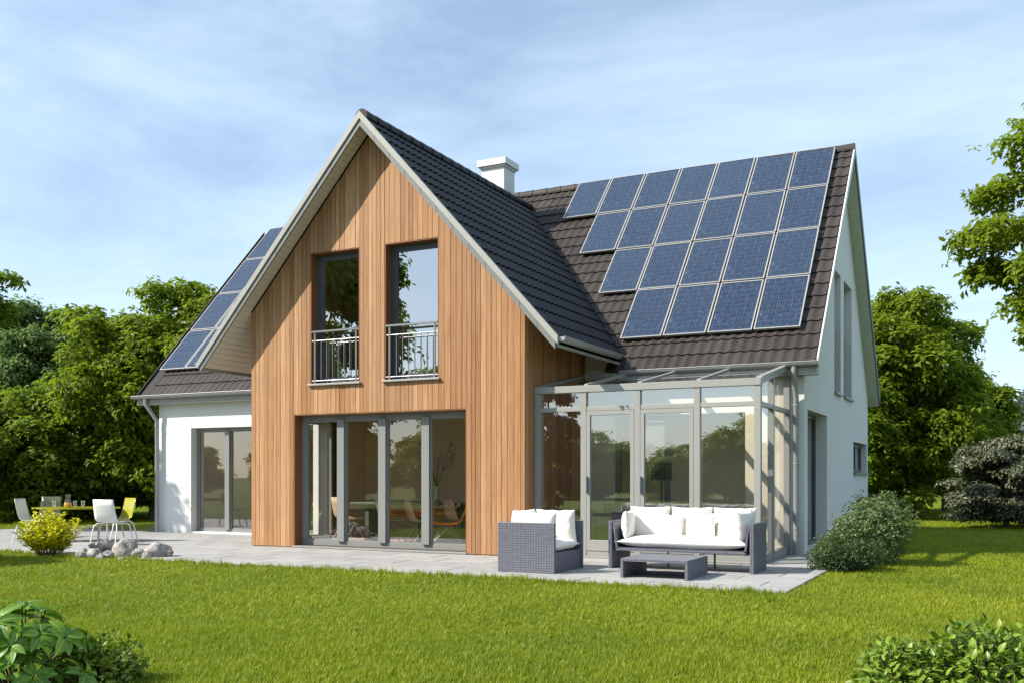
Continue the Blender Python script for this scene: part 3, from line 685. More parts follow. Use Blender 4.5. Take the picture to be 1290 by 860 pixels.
# solar panels
pw, ph = PW-0.03, PH/cs-0.03
def panel_proto():
    f = MB(); b = 0.021; th = 0.035
    f.box(0, pw, 0, b, 0, th).box(0, pw, ph-b, ph, 0, th).box(0, b, b, ph-b, 0, th).box(pw-b, pw, b, ph-b, 0, th)
    f.box(0.06, 0.10, 0.05, ph-0.05, -0.05, -0.002).box(pw-0.10, pw-0.06, 0.05, ph-0.05, -0.05, -0.002)
    c = MB().box(b, pw-b, b, ph-b, 0.004, th-0.006)
    return f.mesh('solar_panel', 'alu'), c.mesh('cell_sheet', 'solar_cell')
pf, pc = panel_proto()
def panel(x, row):
    yy = 15.64+row*PH
    m_ = basis((x, yy+0.0, 3.087+SL*(yy-15.28)+0.045), (1,0,0), up)
    m_ = m_ @ Matrix.Rotation(random.uniform(-0.006, 0.006), 4, 'X') @ Matrix.Rotation(random.uniform(-0.006, 0.006), 4, 'Y')
    o = part('solar_panel', pf, house, m_); part('cell_sheet', pc, o)
for row in range(4):
    for k in range(4+row): panel(-2.84-(k+1)*PW+0.015, row)
    for k in range(3): panel(-16.60+k*PW, row)

# ------------------------------------------------------------------ windows
def window(name, x0, x1, z0, z1, y, mull, fr=0.06, dep=0.07, mat='frame_grey', glass='glass', parent=None, off=0.0, mw=0.11, label=None):
    """framed glazing in an xz plane facing -y; mull: list of x centres"""
    parent = parent or house
    f = MB().box(x0, x1, y, y+dep, z0, z0+fr*0.9).box(x0, x1, y, y+dep, z1-fr, z1).box(x0, x0+fr, y, y+dep, z0+fr*0.9, z1-fr).box(x1-fr, x1, y, y+dep, z0+fr*0.9, z1-fr)
    for m_ in mull: f.box(m_-mw/2, m_+mw/2, y-0.04, y+dep-0.01, z0+fr*0.9, z1-fr)
    o = pm(name, f, mat, parent, label)
    bounds = [x0+fr]+[v for m_ in mull for v in (m_-mw/2, m_+mw/2)]+[x1-fr]
    for i in range(0, len(bounds), 2):
        a, b = bounds[i], bounds[i+1]
        sf = 0.028
        # sash
        s = MB().box(a, b, y+0.01, y+0.05, z0+fr*0.9, z0+fr*0.9+sf).box(a, b, y+0.01, y+0.05, z1-fr-sf, z1-fr).box(a, a+sf, y+0.01, y+0.05, z0+fr*0.9+sf, z1-fr-sf).box(b-sf, b, y+0.01, y+0.05, z0+fr*0.9+sf, z1-fr-sf)
        part('sash', s.mesh('sash', mat), o)
        part('glass_pane', MB().add([(a+sf,y+0.03,z0+fr*0.9+sf),(b-sf,y+0.03,z0+fr*0.9+sf),(b-sf,y+0.03,z1-fr-sf),(a+sf,y+0.03,z1-fr-sf)], [(0,1,2,3)]).mesh('glass_pane', glass, fix=False), o)
    return o
bw = (BD[1]-BD[0]-0.036)/4
window('sliding_door', BD[0]+0.018, BD[1]-0.018, BD[2], BD[3]-0.018, YW+0.20, [BD[0]+0.018+bw*k for k in (1, 2, 3)], fr=0.085, mw=0.14)
pm('door_sill', MB().box(BD[0]-0.01, BD[1]+0.01, YW-0.03, YW+0.19, 0.008, 0.036), 'frame_light', house)
for h in (W1, W2):
    wd_ = window('tall_window', h[0]+0.018, h[1]-0.018, h[2]+0.02, h[3]-0.018, YW+0.17, [], fr=0.07, mat='frame_dark', glass='glass_up')
    pm('window_sill', MB().box(h[0]-0.03, h[1]+0.03, YW-0.05, YW+0.17, h[2]-0.03, h[2]), 'frame_light', house, bevel=0.004)
    rl_ = MB(); ya = YW+0.02; a, b = h[0]+0.02, h[1]-0.02
    rl_.box(a, b, ya-0.022, ya+0.022, 3.60, 3.63); rl_.tube([(a, ya, 3.465), (b, ya, 3.465)], 0.011, 6); rl_.tube([(a, ya, 2.80), (b, ya, 2.80)], 0.011, 6)
    rail = pm('railing', rl_, 'steel', house)
    ps = MB().box(a+0.05, a+0.075, ya-0.012, ya+0.012, h[2], 3.60).box(b-0.075, b-0.05, ya-0.012, ya+0.012, h[2], 3.60); part('railing_post', ps.mesh('railing_post', 'steel'), rail)
    for k in range(6):
        xx = a+0.075+(b-a-0.15)*(k+1)/7; part('baluster', MB().tube([(xx, ya, 2.80), (xx, ya, 3.465)], 0.0065, 6).mesh('baluster', 'steel'), rail)
window('terrace_door', LD[0], LD[1], LD[2], LD[3], Y1+0.16, [-14.56, -13.4], fr=0.06, mw=0.12)
window('garden_door', CD[0], -4.95, CD[2], CD[3], Y1+0.15, [], fr=0.06, mw=0.10)
def windowx(name, y0, y1, z0, z1, x, mull, fr=0.07, dep=0.07, mat='frame_dark', glass='glass_up', blind=None):
    f = MB().box(x-dep, x, y0, y1, z0, z0+fr).box(x-dep, x, y0, y1, z1-fr, z1).box(x-dep, x, y0, y0+fr, z0+fr, z1-fr).box(x-dep, x, y1-fr, y1, z0+fr, z1-fr)
    for m_ in mull: f.box(x-dep, x+0.02, m_-0.05, m_+0.05, z0+fr, z1-fr)
    o = pm(name, f, mat, house)
    bounds = [y0+fr]+[v for m_ in mull for v in (m_-0.05, m_+0.05)]+[y1-fr]
    for i in range(0, len(bounds), 2):
        a, b = bounds[i], bounds[i+1]
        part('glass_pane', MB().add([(x-0.03,a,z0+fr),(x-0.03,b,z0+fr),(x-0.03,b,z1-fr),(x-0.03,a,z1-fr)], [(0,1,2,3)]).mesh('glass_pane', glass, fix=False), o)
    if blind: part('roller_blind', MB().box(x-0.02, x+0.005, y0+0.005, y1-0.005, blind, z1-0.005).mesh('roller_blind', 'blind'), o)
    return o
windowx('side_door', RD[0], RD[1], RD[2], RD[3], X1-0.19, [16.6], glass='glass')
for h in RW[:2]:
    windowx('side_window', h[0], h[1], h[2]+0.02, h[3], X1-0.14, [], blind=3.95)
    pm('window_sill', MB().box(X1-0.14, X1+0.05, h[0]-0.02, h[1]+0.02, h[2]-0.03, h[2]+0.012), 'frame_grey', house)
h = RW[2]; windowx('small_window', h[0], h[1], h[2]+0.02, h[3], X1-0.12, [21.9])
pm('window_sill', MB().box(X1-0.12, X1+0.06, h[0]-0.02, h[1]+0.02, h[2]-0.03, h[2]+0.012), 'frame_grey', house)
pm('door_threshold', MB().box(X1-0.19, X1+0.05, RD[0]-0.02, RD[1]+0.02, 0.0, 0.035), 'frame_light', house)

# ------------------------------------------------------------------ interior shell
pm('inner_floor', MB().box(X0+T, X1-T, Y1+T, Y3-T, -0.05, 0.018).box(XL+0.2, XR-0.2, YW+0.21, Y1+T-0.001, -0.05, 0.018), 'inner_floor', house)
pm('upper_floor', MB().box(X0+T, X1-T, Y1+T, Y3-T, 2.42, 2.66).box(XL+0.2, XR-0.2, YW+0.21, Y1+T-0.001, 2.42, 2.66), 'ceiling_white', house)
pt = MB().box(-12.05, -11.9, Y1+T, 19.9, 0.02, 2.42).box(X0+T, -12.05, 19.75, 19.9, 0.02, 2.42).box(-11.9, -8.9, 16.75, 16.9, 0.02, 2.42).box(-6.2, X1-T, 16.7, 16.85, 0.02, 2.42).box(-6.5, -6.35, Y1+T, 17.3, 0.02, 2.42)
pm('partition', pt, 'inner_wall', house)
pm('partition', MB().box(-8.9, -6.5, 18.6, 18.75, 0.02, 2.42), 'inner_dimmed', house, label='back wall of the dining room, coloured dark to dim the right-hand panes')
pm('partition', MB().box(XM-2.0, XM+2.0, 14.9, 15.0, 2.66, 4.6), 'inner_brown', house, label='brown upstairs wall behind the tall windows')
pm('upper_lining', MB().box(XM-2.05, XM-2.0, YW+0.205, 14.9, 2.66, 4.62), 'inner_wall', house); pm('upper_lining', MB().box(XM+2.0, XM+2.05, YW+0.205, 14.9, 2.66, 4.62), 'inner_wall', house)
for s_ in (-1, 1): pm('upper_ceiling', MB().prism([(XM, 6.45), (XM+s_*2.05, 4.55), (XM+s_*2.05, 4.50), (XM, 6.40)], 'y', YW+0.21, 15.0), 'ceiling_white', house)
fsw = MB().box(XL+0.08, XL+0.14, YW+0.45, YW+0.52, 0.04, 2.25).box(XL+0.08, XL+0.14, Y1-0.27, Y1-0.2, 0.04, 2.25).box(XL+0.08, XL+0.14, YW+0.52, Y1-0.27, 0.04, 0.11).box(XL+0.08, XL+0.14, YW+0.52, Y1-0.27, 2.18, 2.25)
o_ = pm('added_side_window', fsw, 'frame_grey', house); part('glass_pane', MB().add([(XL+0.11,YW+0.52,0.11),(XL+0.11,Y1-0.27,0.11),(XL+0.11,Y1-0.27,2.18),(XL+0.11,YW+0.52,2.18)], [(0,1,2,3)]).mesh('glass_pane', 'glass_roof', fix=False), o_)  # unseen glazing, added so the sun brightens the bay room
pm('ground_floor_lining', MB().box(XR-0.215, XR-0.2, YW+0.21, Y1+T, 0.02, 2.42), 'inner_wall', house)
pm('curtain', MB().box(-10.62, -10.44, 13.55, 13.62, 0.03, 2.3), 'soffit', house)

# ------------------------------------------------------------------ conservatory
YC = 13.36; XC = -2.96; ZT = 2.55; ZB = 2.93
cons = thing('conservatory', 'lean-to glass conservatory with grey-beige frame against the right of the house', 'conservatory', ((XR+XC)/2, 14.4, 0), world=True)
posts = [XR+0.055, -5.575, -4.735, -3.855, XC-0.05]
pw_ = 0.09
FL = 'frame_light'
def C(name, mb, mat=FL, label=None, bevel=0.004): return pm(name, mb, mat, cons, label, bevel=bevel)
for px_ in posts: C('post', MB().box(px_-pw_/2, px_+pw_/2, YC, YC+0.09, 0.0, ZT-0.10))
C('eaves_beam', MB().box(XR+0.005, XC+0.0, YC-0.012, YC+0.10, ZT-0.10, ZT))
for i in range(4):
    a, b = posts[i]+pw_/2, posts[i+1]-pw_/2
    C('transom', MB().box(a, b, YC+0.008, YC+0.082, 2.17, 2.235))
    C('bottom_rail', MB().box(a, b, YC+0.008, YC+0.082, 0.004, 0.10))
    def pane(n, vs, g='glass_cons'): part(n, MB().add(vs, [(0,1,2,3)]).mesh(n, g, fix=False), cons)
    pane('glass_pane', [(a,YC+0.045,2.235),(b,YC+0.045,2.235),(b,YC+0.045,ZT-0.10),(a,YC+0.045,ZT-0.10)])
    if i in (1, 2):
        s_ = 0.062; f = MB().box(a+0.003, b-0.003, YC+0.0, YC+0.06, 0.104, 0.104+0.16).box(a+0.003, b-0.003, YC+0.0, YC+0.06, 2.165-s_, 2.165).box(a+0.003, a+s_, YC+0.0, YC+0.06, 0.264, 2.165-s_).box(b-s_, b-0.003, YC+0.0, YC+0.06, 0.264, 2.165-s_)
        dl_ = C('sliding_panel', f)
        part('glass_pane', MB().add([(a+s_,YC+0.03,0.264),(b-s_,YC+0.03,0.264),(b-s_,YC+0.03,2.165-s_),(a+s_,YC+0.03,2.165-s_)], [(0,1,2,3)]).mesh('glass_pane', 'glass_cons', fix=False), dl_)
        part('door_handle', MB().box(a+0.015, a+0.03, YC-0.03, YC-0.002, 0.95, 1.2).mesh('door_handle', 'frame_dark'), dl_)
    else:
        pane('glass_pane', [(a,YC+0.045,0.10),(b,YC+0.045,0.10),(b,YC+0.045,2.17),(a,YC+0.045,2.17)])
# side
zrf = lambda y: ZT+(ZB-ZT)*(y-YC)/(Y1-YC)
ys = [YC+0.09, 14.22, 15.30]
C('post', MB().box(XC-0.09, XC, 14.19, 14.25, 0.0, zrf(14.2)-0.10)); C('post', MB().box(XC-0.09, XC, 15.32, 15.395, 0.0, zrf(15.35)-0.10))
for (a, b) in ((YC+0.09, 14.19), (14.25, 15.32)):
    C('transom', MB().box(XC-0.082, XC-0.008, a, b, 2.17, 2.235)); C('bottom_rail', MB().box(XC-0.082, XC-0.008, a, b, 0.004, 0.12))
    pane('glass_pane', [(XC-0.045,a,0.12),(XC-0.045,b,0.12),(XC-0.045,b,2.17),(XC-0.045,a,2.17)], 'glass_roof')
    pane('glass_pane', [(XC-0.045,a,2.235),(XC-0.045,b,2.235),(XC-0.045,b,zrf(b)-0.1),(XC-0.045,a,zrf(a)-0.1)], 'glass_roof')
raf = posts[:]; raf[0] = XR+0.035; raf[-1] = XC-0.045
for r_ in raf:
    hw_ = 0.03 if r_ not in (raf[-1],) else 0.045
    C('rafter', MB().hexa([(r_-hw_,YC+0.10,zrf(YC+0.1)-0.09),(r_+hw_,YC+0.10,zrf(YC+0.1)-0.09),(r_+hw_,Y1-0.07,zrf(Y1-0.07)-0.09),(r_-hw_,Y1-0.07,zrf(Y1-0.07)-0.09),(r_-hw_,YC+0.10,zrf(YC+0.1)+0.012),(r_+hw_,YC+0.10,zrf(YC+0.1)+0.012),(r_+hw_,Y1-0.07,zrf(Y1-0.07)+0.012),(r_-hw_,Y1-0.07,zrf(Y1-0.07)+0.012)]))
C('wall_plate', MB().box(XR+0.005, XC, Y1-0.069, Y1-0.004, zrf(Y1)-0.11, zrf(Y1)+0.0))
for i in range(4):
    a, b = raf[i]+0.03, raf[i+1]-0.03
    pane('roof_pane', [(a,YC+0.1,zrf(YC+0.1)-0.01),(b,YC+0.1,zrf(YC+0.1)-0.01),(b,Y1-0.07,zrf(Y1-0.07)-0.01),(a,Y1-0.07,zrf(Y1-0.07)-0.01)], 'glass_roof')
C('threshold', MB().box(XR+0.005, XC+0.02, YC-0.03, YC-0.001, 0.003, 0.03))

# ------------------------------------------------------------------ furniture
def cushion_mesh(w_, h_, t_, seed=0, mat='cushion', n=14, puff=1.0):
    """pillow lying in xz plane (width x, height z), thickness y, centred"""
    mb = MB(); vs = []; idx = {}
    for side in (1, -1):
        for i in range(n+1):
            for j in range(n+1):
                u = i/n*2-1; v_ = j/n*2-1
                e = max(0, (1-abs(u)**3.2))**0.5*max(0, (1-abs(v_)**3.2))**0.5
                th = t_/2*(0.10+0.90*e)
                wr = mnoise.noise(Vector((u*2.3+seed*3.1, v_*2.3, side*2.0+seed)))*0.012+mnoise.noise(Vector((u*7+seed, v_*7, side)))*0.005
                pin = 1-0.055*(1-abs(u)**2)*abs(v_)**6; pin2 = 1-0.055*(1-abs(v_)**2)*abs(u)**6
                ed = (1 if (i in (0, n) or j in (0, n)) else 0)
                if ed: th = 0.006; wr = 0
                vs.append((u*w_/2*pin2+mnoise.noise(Vector((v_*3, seed, 1)))*0.006, side*(th+wr), v_*h_/2*pin+mnoise.noise(Vector((u*3, seed, 5)))*0.008))
    o = (n+1)**2
    f = []
    for i in range(n):
        for j in range(n):
            a = i*(n+1)+j; f.append((a, a+1, a+n+2, a+n+1)); f.append((o+a, o+a+n+1, o+a+n+2, o+a+1))
    mb.add(vs, f, True)
    ring = [i*(n+1) for i in range(n+1)]+[n*(n+1)+j for j in range(1, n+1)]+[i*(n+1)+n for i in range(n-1, -1, -1)]+[j for j in range(n-1, 0, -1)]
    rf = [(ring[k], ring[(k+1) % len(ring)], o+ring[(k+1) % len(ring)], o+ring[k]) for k in range(len(ring))]
    mb.f.extend(rf); mb.sm.extend([True]*len(rf))
    return mb.mesh('cushion', mat)
def cush(name, parent, w_, h_, t_, loc, rot=(0,0,0), seed=0, mat='cushion', label=None):
    me = cushion_mesh(w_, h_, t_, seed, mat)
    m_ = Matrix.Translation(loc) @ Matrix.Rotation(rot[2], 4, 'Z') @ Matrix.Rotation(rot[1], 4, 'Y') @ Matrix.Rotation(rot[0], 4, 'X')
    return part(name, me, parent, m_, label)
# sofa, local origin at front-left foot (world -4.64,11.97)
sofa = thing('sofa', 'long grey wicker sofa piled with white cushions in front of the conservatory', 'sofa', (-4.64, 11.97, 0.001))
SW, SD = 1.90, 0.72
pm('arm', MB().box(0, 0.05, 0, SD, 0, 0.62), 'wicker', sofa, bevel=0.008)
pm('arm', MB().box(SW-0.05, SW, 0, SD, 0, 0.62), 'wicker', sofa, bevel=0.008)
fr = MB().box(0.10, SW-0.10, 0.01, SD, 0.235, 0.275)
fr.hexa([(0.052,0.01,0.60),(0.067,0.01,0.60),(0.067,SD,0.60),(0.052,SD,0.60)][::-1]+[(0.10,0.01,0.26),(0.125,0.01,0.26),(0.125,SD,0.26),(0.10,SD,0.26)][::-1])
fr.hexa([(SW-0.067,0.01,0.60),(SW-0.052,0.01,0.60),(SW-0.052,SD,0.60),(SW-0.067,SD,0.60)][::-1]+[(SW-0.125,0.01,0.26),(SW-0.10,0.01,0.26),(SW-0.10,SD,0.26),(SW-0.125,SD,0.26)][::-1])
pm('seat_frame', fr, 'wicker', sofa)
pm('backrest', MB().box(0.055, SW-0.055, SD-0.04, SD, 0.18, 0.60), 'wicker', sofa, bevel=0.006)
for x in (0.62, 1.25): pm('leg', MB().box(x, x+0.02, SD-0.15, SD-0.12, 0, 0.234), 'frame_dark', sofa)
cush('seat_cushion', sofa, SW-0.16, 0.66, 0.17, (SW/2, 0.345, 0.35), (R(90),0,0), 1)
for k in range(3): cush('back_cushion', sofa, 0.56, 0.43, 0.16, (0.37+k*0.575, 0.57, 0.585), (R(-12),0,R(random.uniform(-3,3))), 2+k)
cush('side_pillow', sofa, 0.42, 0.36, 0.15, (0.175, 0.28, 0.565), (0,R(0),R(100)), 6)
cush('throw_pillow', sofa, 0.33, 0.33, 0.12, (0.72, 0.42, 0.535), (R(-14),R(4),R(6)), 7)
cush('throw_pillow', sofa, 0.40, 0.34, 0.13, (1.12, 0.40, 0.54), (R(-12),R(-5),R(-4)), 8)
cush('side_pillow', sofa, 0.46, 0.40, 0.16, (SW-0.20, 0.34, 0.57), (0,R(-3),R(82)), 9)
cush('throw_pillow', sofa, 0.32, 0.28, 0.12, (1.47, 0.41, 0.50), (R(-14),R(8),R(-25)), 10)
# armchair (opens to +x), origin at near-left corner
arm = thing('armchair', 'grey wicker armchair with white cushions beside the clad wall, seen from its side', 'armchair', (-5.735, 10.93, 0.001))
AW, AD = 0.79, 0.93
pm('arm', MB().box(0, AW, 0, 0.05, 0, 0.625), 'wicker', arm, bevel=0.008)
pm('arm', MB().box(0, AW, AD-0.05, AD, 0, 0.625), 'wicker', arm, bevel=0.008)
pm('backrest', MB().box(0, 0.05, 0.052, AD-0.052, 0, 0.62), 'wicker', arm, bevel=0.006)
pm('seat_frame', MB().box(0.052, AW-0.02, 0.052, AD-0.052, 0.0, 0.25), 'wicker', arm, bevel=0.006)
cush('seat_cushion', arm, AW-0.10, AD-0.12, 0.16, (AW/2+0.03, AD/2, 0.325), (R(90),0,0), 11)
cush('side_pillow', arm, 0.62, 0.42, 0.16, (0.44, 0.14, 0.545), (R(-7),0,0), 12)
cush('back_cushion', arm, 0.62, 0.42, 0.16, (0.15, AD/2, 0.56), (0,0,R(90)), 13)
cush('side_pillow', arm, 0.55, 0.44, 0.16, (0.47, AD-0.15, 0.55), (R(10),0,0), 14)
# low table
ct = thing('coffee_table', 'low grey wicker coffee table in front of the white-cushioned sofa', 'table', (-4.08, 10.92, 0.001))
CW, CDp, CH = 0.82, 0.86, 0.228
pm('tabletop', MB().box(0, CW, 0, CDp, CH-0.035, CH), 'wicker', ct, bevel=0.004)
pm('side_panel', MB().box(0, 0.035, 0.002, CDp-0.002, 0, CH-0.036), 'wicker', ct); pm('side_panel', MB().box(CW-0.035, CW, 0.002, CDp-0.002, 0, CH-0.036), 'wicker', ct)
pm('stretcher', MB().box(0.036, CW-0.036, CDp*0.5-0.02, CDp*0.5+0.02, 0.02, 0.05), 'wicker', ct)

# shell chair
def shell_chair(label, mat, legmat='steel', wire=False, name='garden_chair', group=None):
    t_ = thing(name, label, 'chair', (0,0,0), 0, group)
    prof = []     # (y, z) sitter faces -y ; seat from front edge to back
    for y, z in ((-0.21,0.395),(-0.17,0.405),(-0.08,0.395),(0.03,0.39),(0.12,0.40),(0.17,0.44),(0.20,0.50),(0.225,0.58),(0.25,0.68),(0.275,0.80)): prof.append((y, z))
    mb = MB(); nx = 8; n = len(prof); vs = []
    for off in (0, 1):
        for k, (y, z) in enumerate(prof):
            wd = 0.215 if k < 6 else 0.215-0.006*(k-6)
            for i in range(nx+1):
                u = i/nx*2-1; cv = 0.022*u*u
                if k >= 6: vs.append((u*wd, y-cv-off*0.002+(0.010 if off else 0), z))
                else: vs.append((u*wd, y, z+cv-(0.010 if off else 0)))
    o = n*(nx+1); f = []
    for k in range(n-1):
        for i in range(nx):
            a = k*(nx+1)+i; f.append((a, a+1, a+nx+2, a+nx+1)); f.append((o+a, o+a+nx+1, o+a+nx+2, o+a+1))
    for i in range(nx):
        f.append((i, o+i, o+i+1, i+1)); a = (n-1)*(nx+1)+i; f.append((a, a+1, o+a+1, o+a))
    for k in range(n-1):
        a = k*(nx+1); f.append((a, a+nx+1, o+a+nx+1, o+a)); a += nx; f.append((a, o+a, o+a+nx+1, a+nx+1))
    mb.add(vs, f, True)
    pm('seat_shell', mb, mat, t_)
    for sx in (-1, 1):
        for sy in (-1, 1):
            if wire:
                l = MB().tube([(0.05*sx, 0.04*sy, 0.385), (0.22*sx, 0.22*sy, 0.0)], 0.007, 6); l.tube([(0.20*sx, -0.05*sy, 0.385), (0.22*sx, 0.22*sy, 0.0)], 0.006, 6)
            else:
                l = MB().tube([(0.12*sx, 0.02*sy, 0.378), (0.19*sx, 0.15*sy, 0.375), (0.225*sx, 0.19*sy, 0.33), (0.235*sx, 0.21*sy, 0.24), (0.245*sx, 0.27*sy, 0.0)], 0.0115, 8)
            pm('leg', l, legmat, t_)
    return t_
TX, TY = pxpos(96, 18.1)
c1 = shell_chair('white shell chair seen from behind at the near right of the yellow table', 'chair_white', 'chair_white')
def place(o, px, depth, rz): x, y = pxpos(px, depth); o.location = (x, y, 0.001); o.rotation_euler = (0, 0, rz)
place(c1, 141, 17.15, R(195))
# facing: chair's sitter looks toward local -y
c2 = shell_chair('cream white shell chair at the left end of the garden table', 'chair_cream', 'chair_white'); place(c2, 43, 17.6, R(118))
c3 = shell_chair('see-through smoky grey chair behind the garden table', 'plastic_grey', 'steel'); place(c3, 58, 19.2, R(28))
c4 = shell_chair('yellow-green shell chair at the right end of the garden table', 'plastic_yellow', 'chair_white'); place(c4, 148, 18.0, R(-14))
gt = thing('garden_table', 'yellow oval garden table on grey legs, set with a jug and glasses', 'table', (TX, TY, 0.001), YAW)
tm = MB(); n = 40; rx, ry = 0.80, 0.48
ringt = [(rx*math.cos(2*math.pi*k/n), ry*math.sin(2*math.pi*k/n)) for k in range(n)]
tm.prism(ringt, 'z', 0.605, 0.63); pm('tabletop', tm, 'table_lime', gt)
for sx in (-1, 1):
    for sy in (-1, 1): pm('leg', MB().tube([(0.50*sx, 0.20*sy, 0), (0.50*sx, 0.20*sy, 0.604)], 0.018, 8), 'zinc', gt)
def onto(px, depth): x, y = pxpos(px, depth); return x, y
def tumbler(px, depth, label):
    x, y = onto(px, depth)
    o = top('drinking_glass', MB().lathe([(0.0,0.004),(0.026,0.0),(0.036,0.125),(0.032,0.125),(0.024,0.01),(0.0,0.012)], n=14).mesh('drinking_glass', 'glass_drink', fix=False), label, 'glass', (x, y, 0.632), 'glasses on the garden table')
tumbler(68, 17.95, 'drinking glass standing alone left of the juice jug'); tumbler(94.5, 17.9, 'drinking glass just right of the juice jug'); tumbler(104.5, 18.0, 'rightmost drinking glass on the yellow table')
x, y = onto(85.5, 18.0)
jg = thing('jug', 'glass jug half full of orange juice on the yellow garden table', 'jug', (x, y, 0.632))
part('jug_glass', MB().lathe([(0.0,0.0),(0.060,0.0),(0.072,0.035),(0.060,0.09),(0.036,0.15),(0.042,0.21),(0.052,0.235)], n=18).mesh('jug_glass', 'glass_drink', fix=False), jg)
part('juice', MB().lathe([(0.0,0.004),(0.056,0.004),(0.067,0.036),(0.058,0.085),(0.0,0.085)], n=18).mesh('juice', 'juice', fix=False), jg)

# ---- inside the rooms
dt = thing('dining_table', 'dark dining table seen through the sliding doors', 'table', (-9.7, 15.45, 0.02))
pm('tabletop', MB().box(-1.3, 1.3, -0.45, 0.45, 0.66, 0.70), 'table_green', dt, bevel=0.005)
for sx in (-1, 1): pm('leg', MB().box(sx*1.0-0.04, sx*1.0+0.04, -0.35, 0.35, 0, 0.659), 'table_green', dt)
labs = ['beige dining chair left of the middle of the sliding doors', 'beige dining chair in the middle, behind the third glass pane', 'beige dining chair near the right, beside the orange chair', 'pale chair at the left end of the dining table']
for k, (x, y, rz) in enumerate(((-9.85, 14.65, R(140)), (-9.2, 14.6, R(142)), (-8.72, 15.15, R(150)), (-10.9, 14.8, R(160)))):
    c_ = shell_chair(labs[k], 'chair_beige', 'steel', True, 'dining_chair', 'chairs at the dining table'); c_.location = (x, y, 0.02); c_.rotation_euler = (0, 0, rz)
c_ = shell_chair('orange lounge chair behind the right-hand sliding door pane', 'orange', 'steel', True, 'lounge_chair'); c_.location = (-8.42, 14.2, 0.02); c_.rotation_euler = (0, 0, R(-60)); c_.scale = (1.35, 1.35, 0.95)
bn = thing('bench', 'long orange bench seat behind the dining chairs', 'bench', (-8.9, 16.2, 0.02))
pm('seat', MB().box(-1.9, 1.9, -0.25, 0.25, 0.40, 0.56), 'orange', bn, bevel=0.03)
for sx in (-1.2, 1.2): pm('leg', MB().box(sx-0.03, sx+0.03, -0.2, 0.2, 0, 0.399), 'frame_dark', bn)
vz = thing('flower_vase', 'slim vase of white and purple flowers on the dining table', 'vase', (-9.35, 15.4, 0.721))
part('vase', MB().lathe([(0.0,0.0),(0.05,0.0),(0.045,0.12),(0.03,0.25),(0.04,0.3)], n=14).mesh('vase', 'flower_white', fix=False), vz)
st = MB(); fl = MB(); fp = MB()
for k in range(16):
    a = random.uniform(0, 6.28); r_ = random.uniform(0.05, 0.5); h_ = random.uniform(0.5, 1.0)
    tip = (r_*math.cos(a), r_*math.sin(a), 0.3+h_*0.8)
    st.tube([(0,0,0.25), (tip[0]*0.5, tip[1]*0.5, 0.3+h_*0.5), tip], 0.004, 5)
    for q_ in range(12):
        o_ = Vector(tip)+Vector((random.gauss(0,0.03), random.gauss(0,0.03), random.uniform(-0.28, 0.02))); s_ = random.uniform(0.014, 0.03)
        (fp if k % 4 else fl).add([o_+Vector((s_,0,0)), o_+Vector((0,s_,0.3*s_)), o_-Vector((s_,0,0)), o_-Vector((0,s_,-s_)), o_+Vector((0,0,s_))], [(0,1,4),(1,2,4),(2,3,4),(3,0,4)])
pm('stems', st, 'leaf_bush', vz, kind='stuff'); pm('purple_blossom', fp, 'flower_purple', vz, kind='stuff'); pm('white_blossom', fl, 'flower_white', vz, kind='stuff')
gl_ = thing('floor_lamp', 'dark square-shaded floor lamp inside the conservatory', 'lamp', (-4.9, 14.98, 0.02))
pm('lamp_pole', MB().tube([(0,0,0),(0,0,1.15)], 0.014, 8).box(-0.12, 0.12, -0.12, 0.12, 0, 0.02), 'frame_dark', gl_)
pm('lamp_shade', MB().box(-0.13, 0.13, -0.13, 0.13, 1.12, 1.40), 'lamp_shade', gl_)
ls = thing('lounge_sofa', 'grey indoor sofa with grey cushions inside the conservatory', 'sofa', (-4.95, 14.15, 0.005))
pm('seat_base', MB().box(-0.75, 1.3, 0, 0.75, 0.05, 0.40), 'grey_fabric', ls, bevel=0.02); pm('armrest', MB().box(-0.95, -0.752, 0, 0.75, 0.0, 0.60), 'grey_fabric', ls, bevel=0.02)
pm('backrest', MB().box(-0.75, 1.3, 0.0, 0.14, 0.401, 0.60), 'grey_fabric', ls, bevel=0.02)
for k in range(3): cush('cushion', ls, 0.6, 0.34, 0.14, (-0.42+k*0.68, 0.26, 0.60), (R(8),0,0), 20+k, 'grey_fabric')

# ------------------------------------------------------------------ rocks
def rock(px, ybase, wpx, hpx, seed, label):
    depth = 1.24*1226/(ybase-599.65) if False else 1.2*1226.2/(ybase-599.65)
    x, y = pxpos(px, depth); sc = depth/1226.2
    import bmesh
    b = bmesh.new(); bmesh.ops.create_icosphere(b, subdivisions=3, radius=1)
    rr = random.Random(seed)
    rx_, rz_ = wpx*sc/2*1.04, hpx*sc/2*1.15
    for v_ in b.verts:
        c_ = v_.co.copy(); n_ = -0.16*abs(mnoise.noise(c_*1.9+Vector((seed*2.3, 5, 0))))*2+mnoise.noise(c_*1.1+Vector((seed*7.3, 0, 0)))*0.40+mnoise.noise(c_*2.6+Vector((0, seed*3.7, 0)))*0.13+mnoise.noise(c_*6+Vector((0, seed*3.7, 9)))*0.04
        f_ = 1+n_; v_.co = Vector((c_.x*rx_*f_, c_.y*rx_*0.85*f_, c_.z*rz_*f_))
    for fc in b.faces: fc.smooth = True
    me = bpy.data.meshes.new('rock'); b.to_mesh(me); b.free(); me.materials.append(M['stone'])
    top('rock', me, label, 'rock', (x, y, rz_*0.78-0.03), 'rocks at the patio edge', rz=rr.uniform(0, 3))
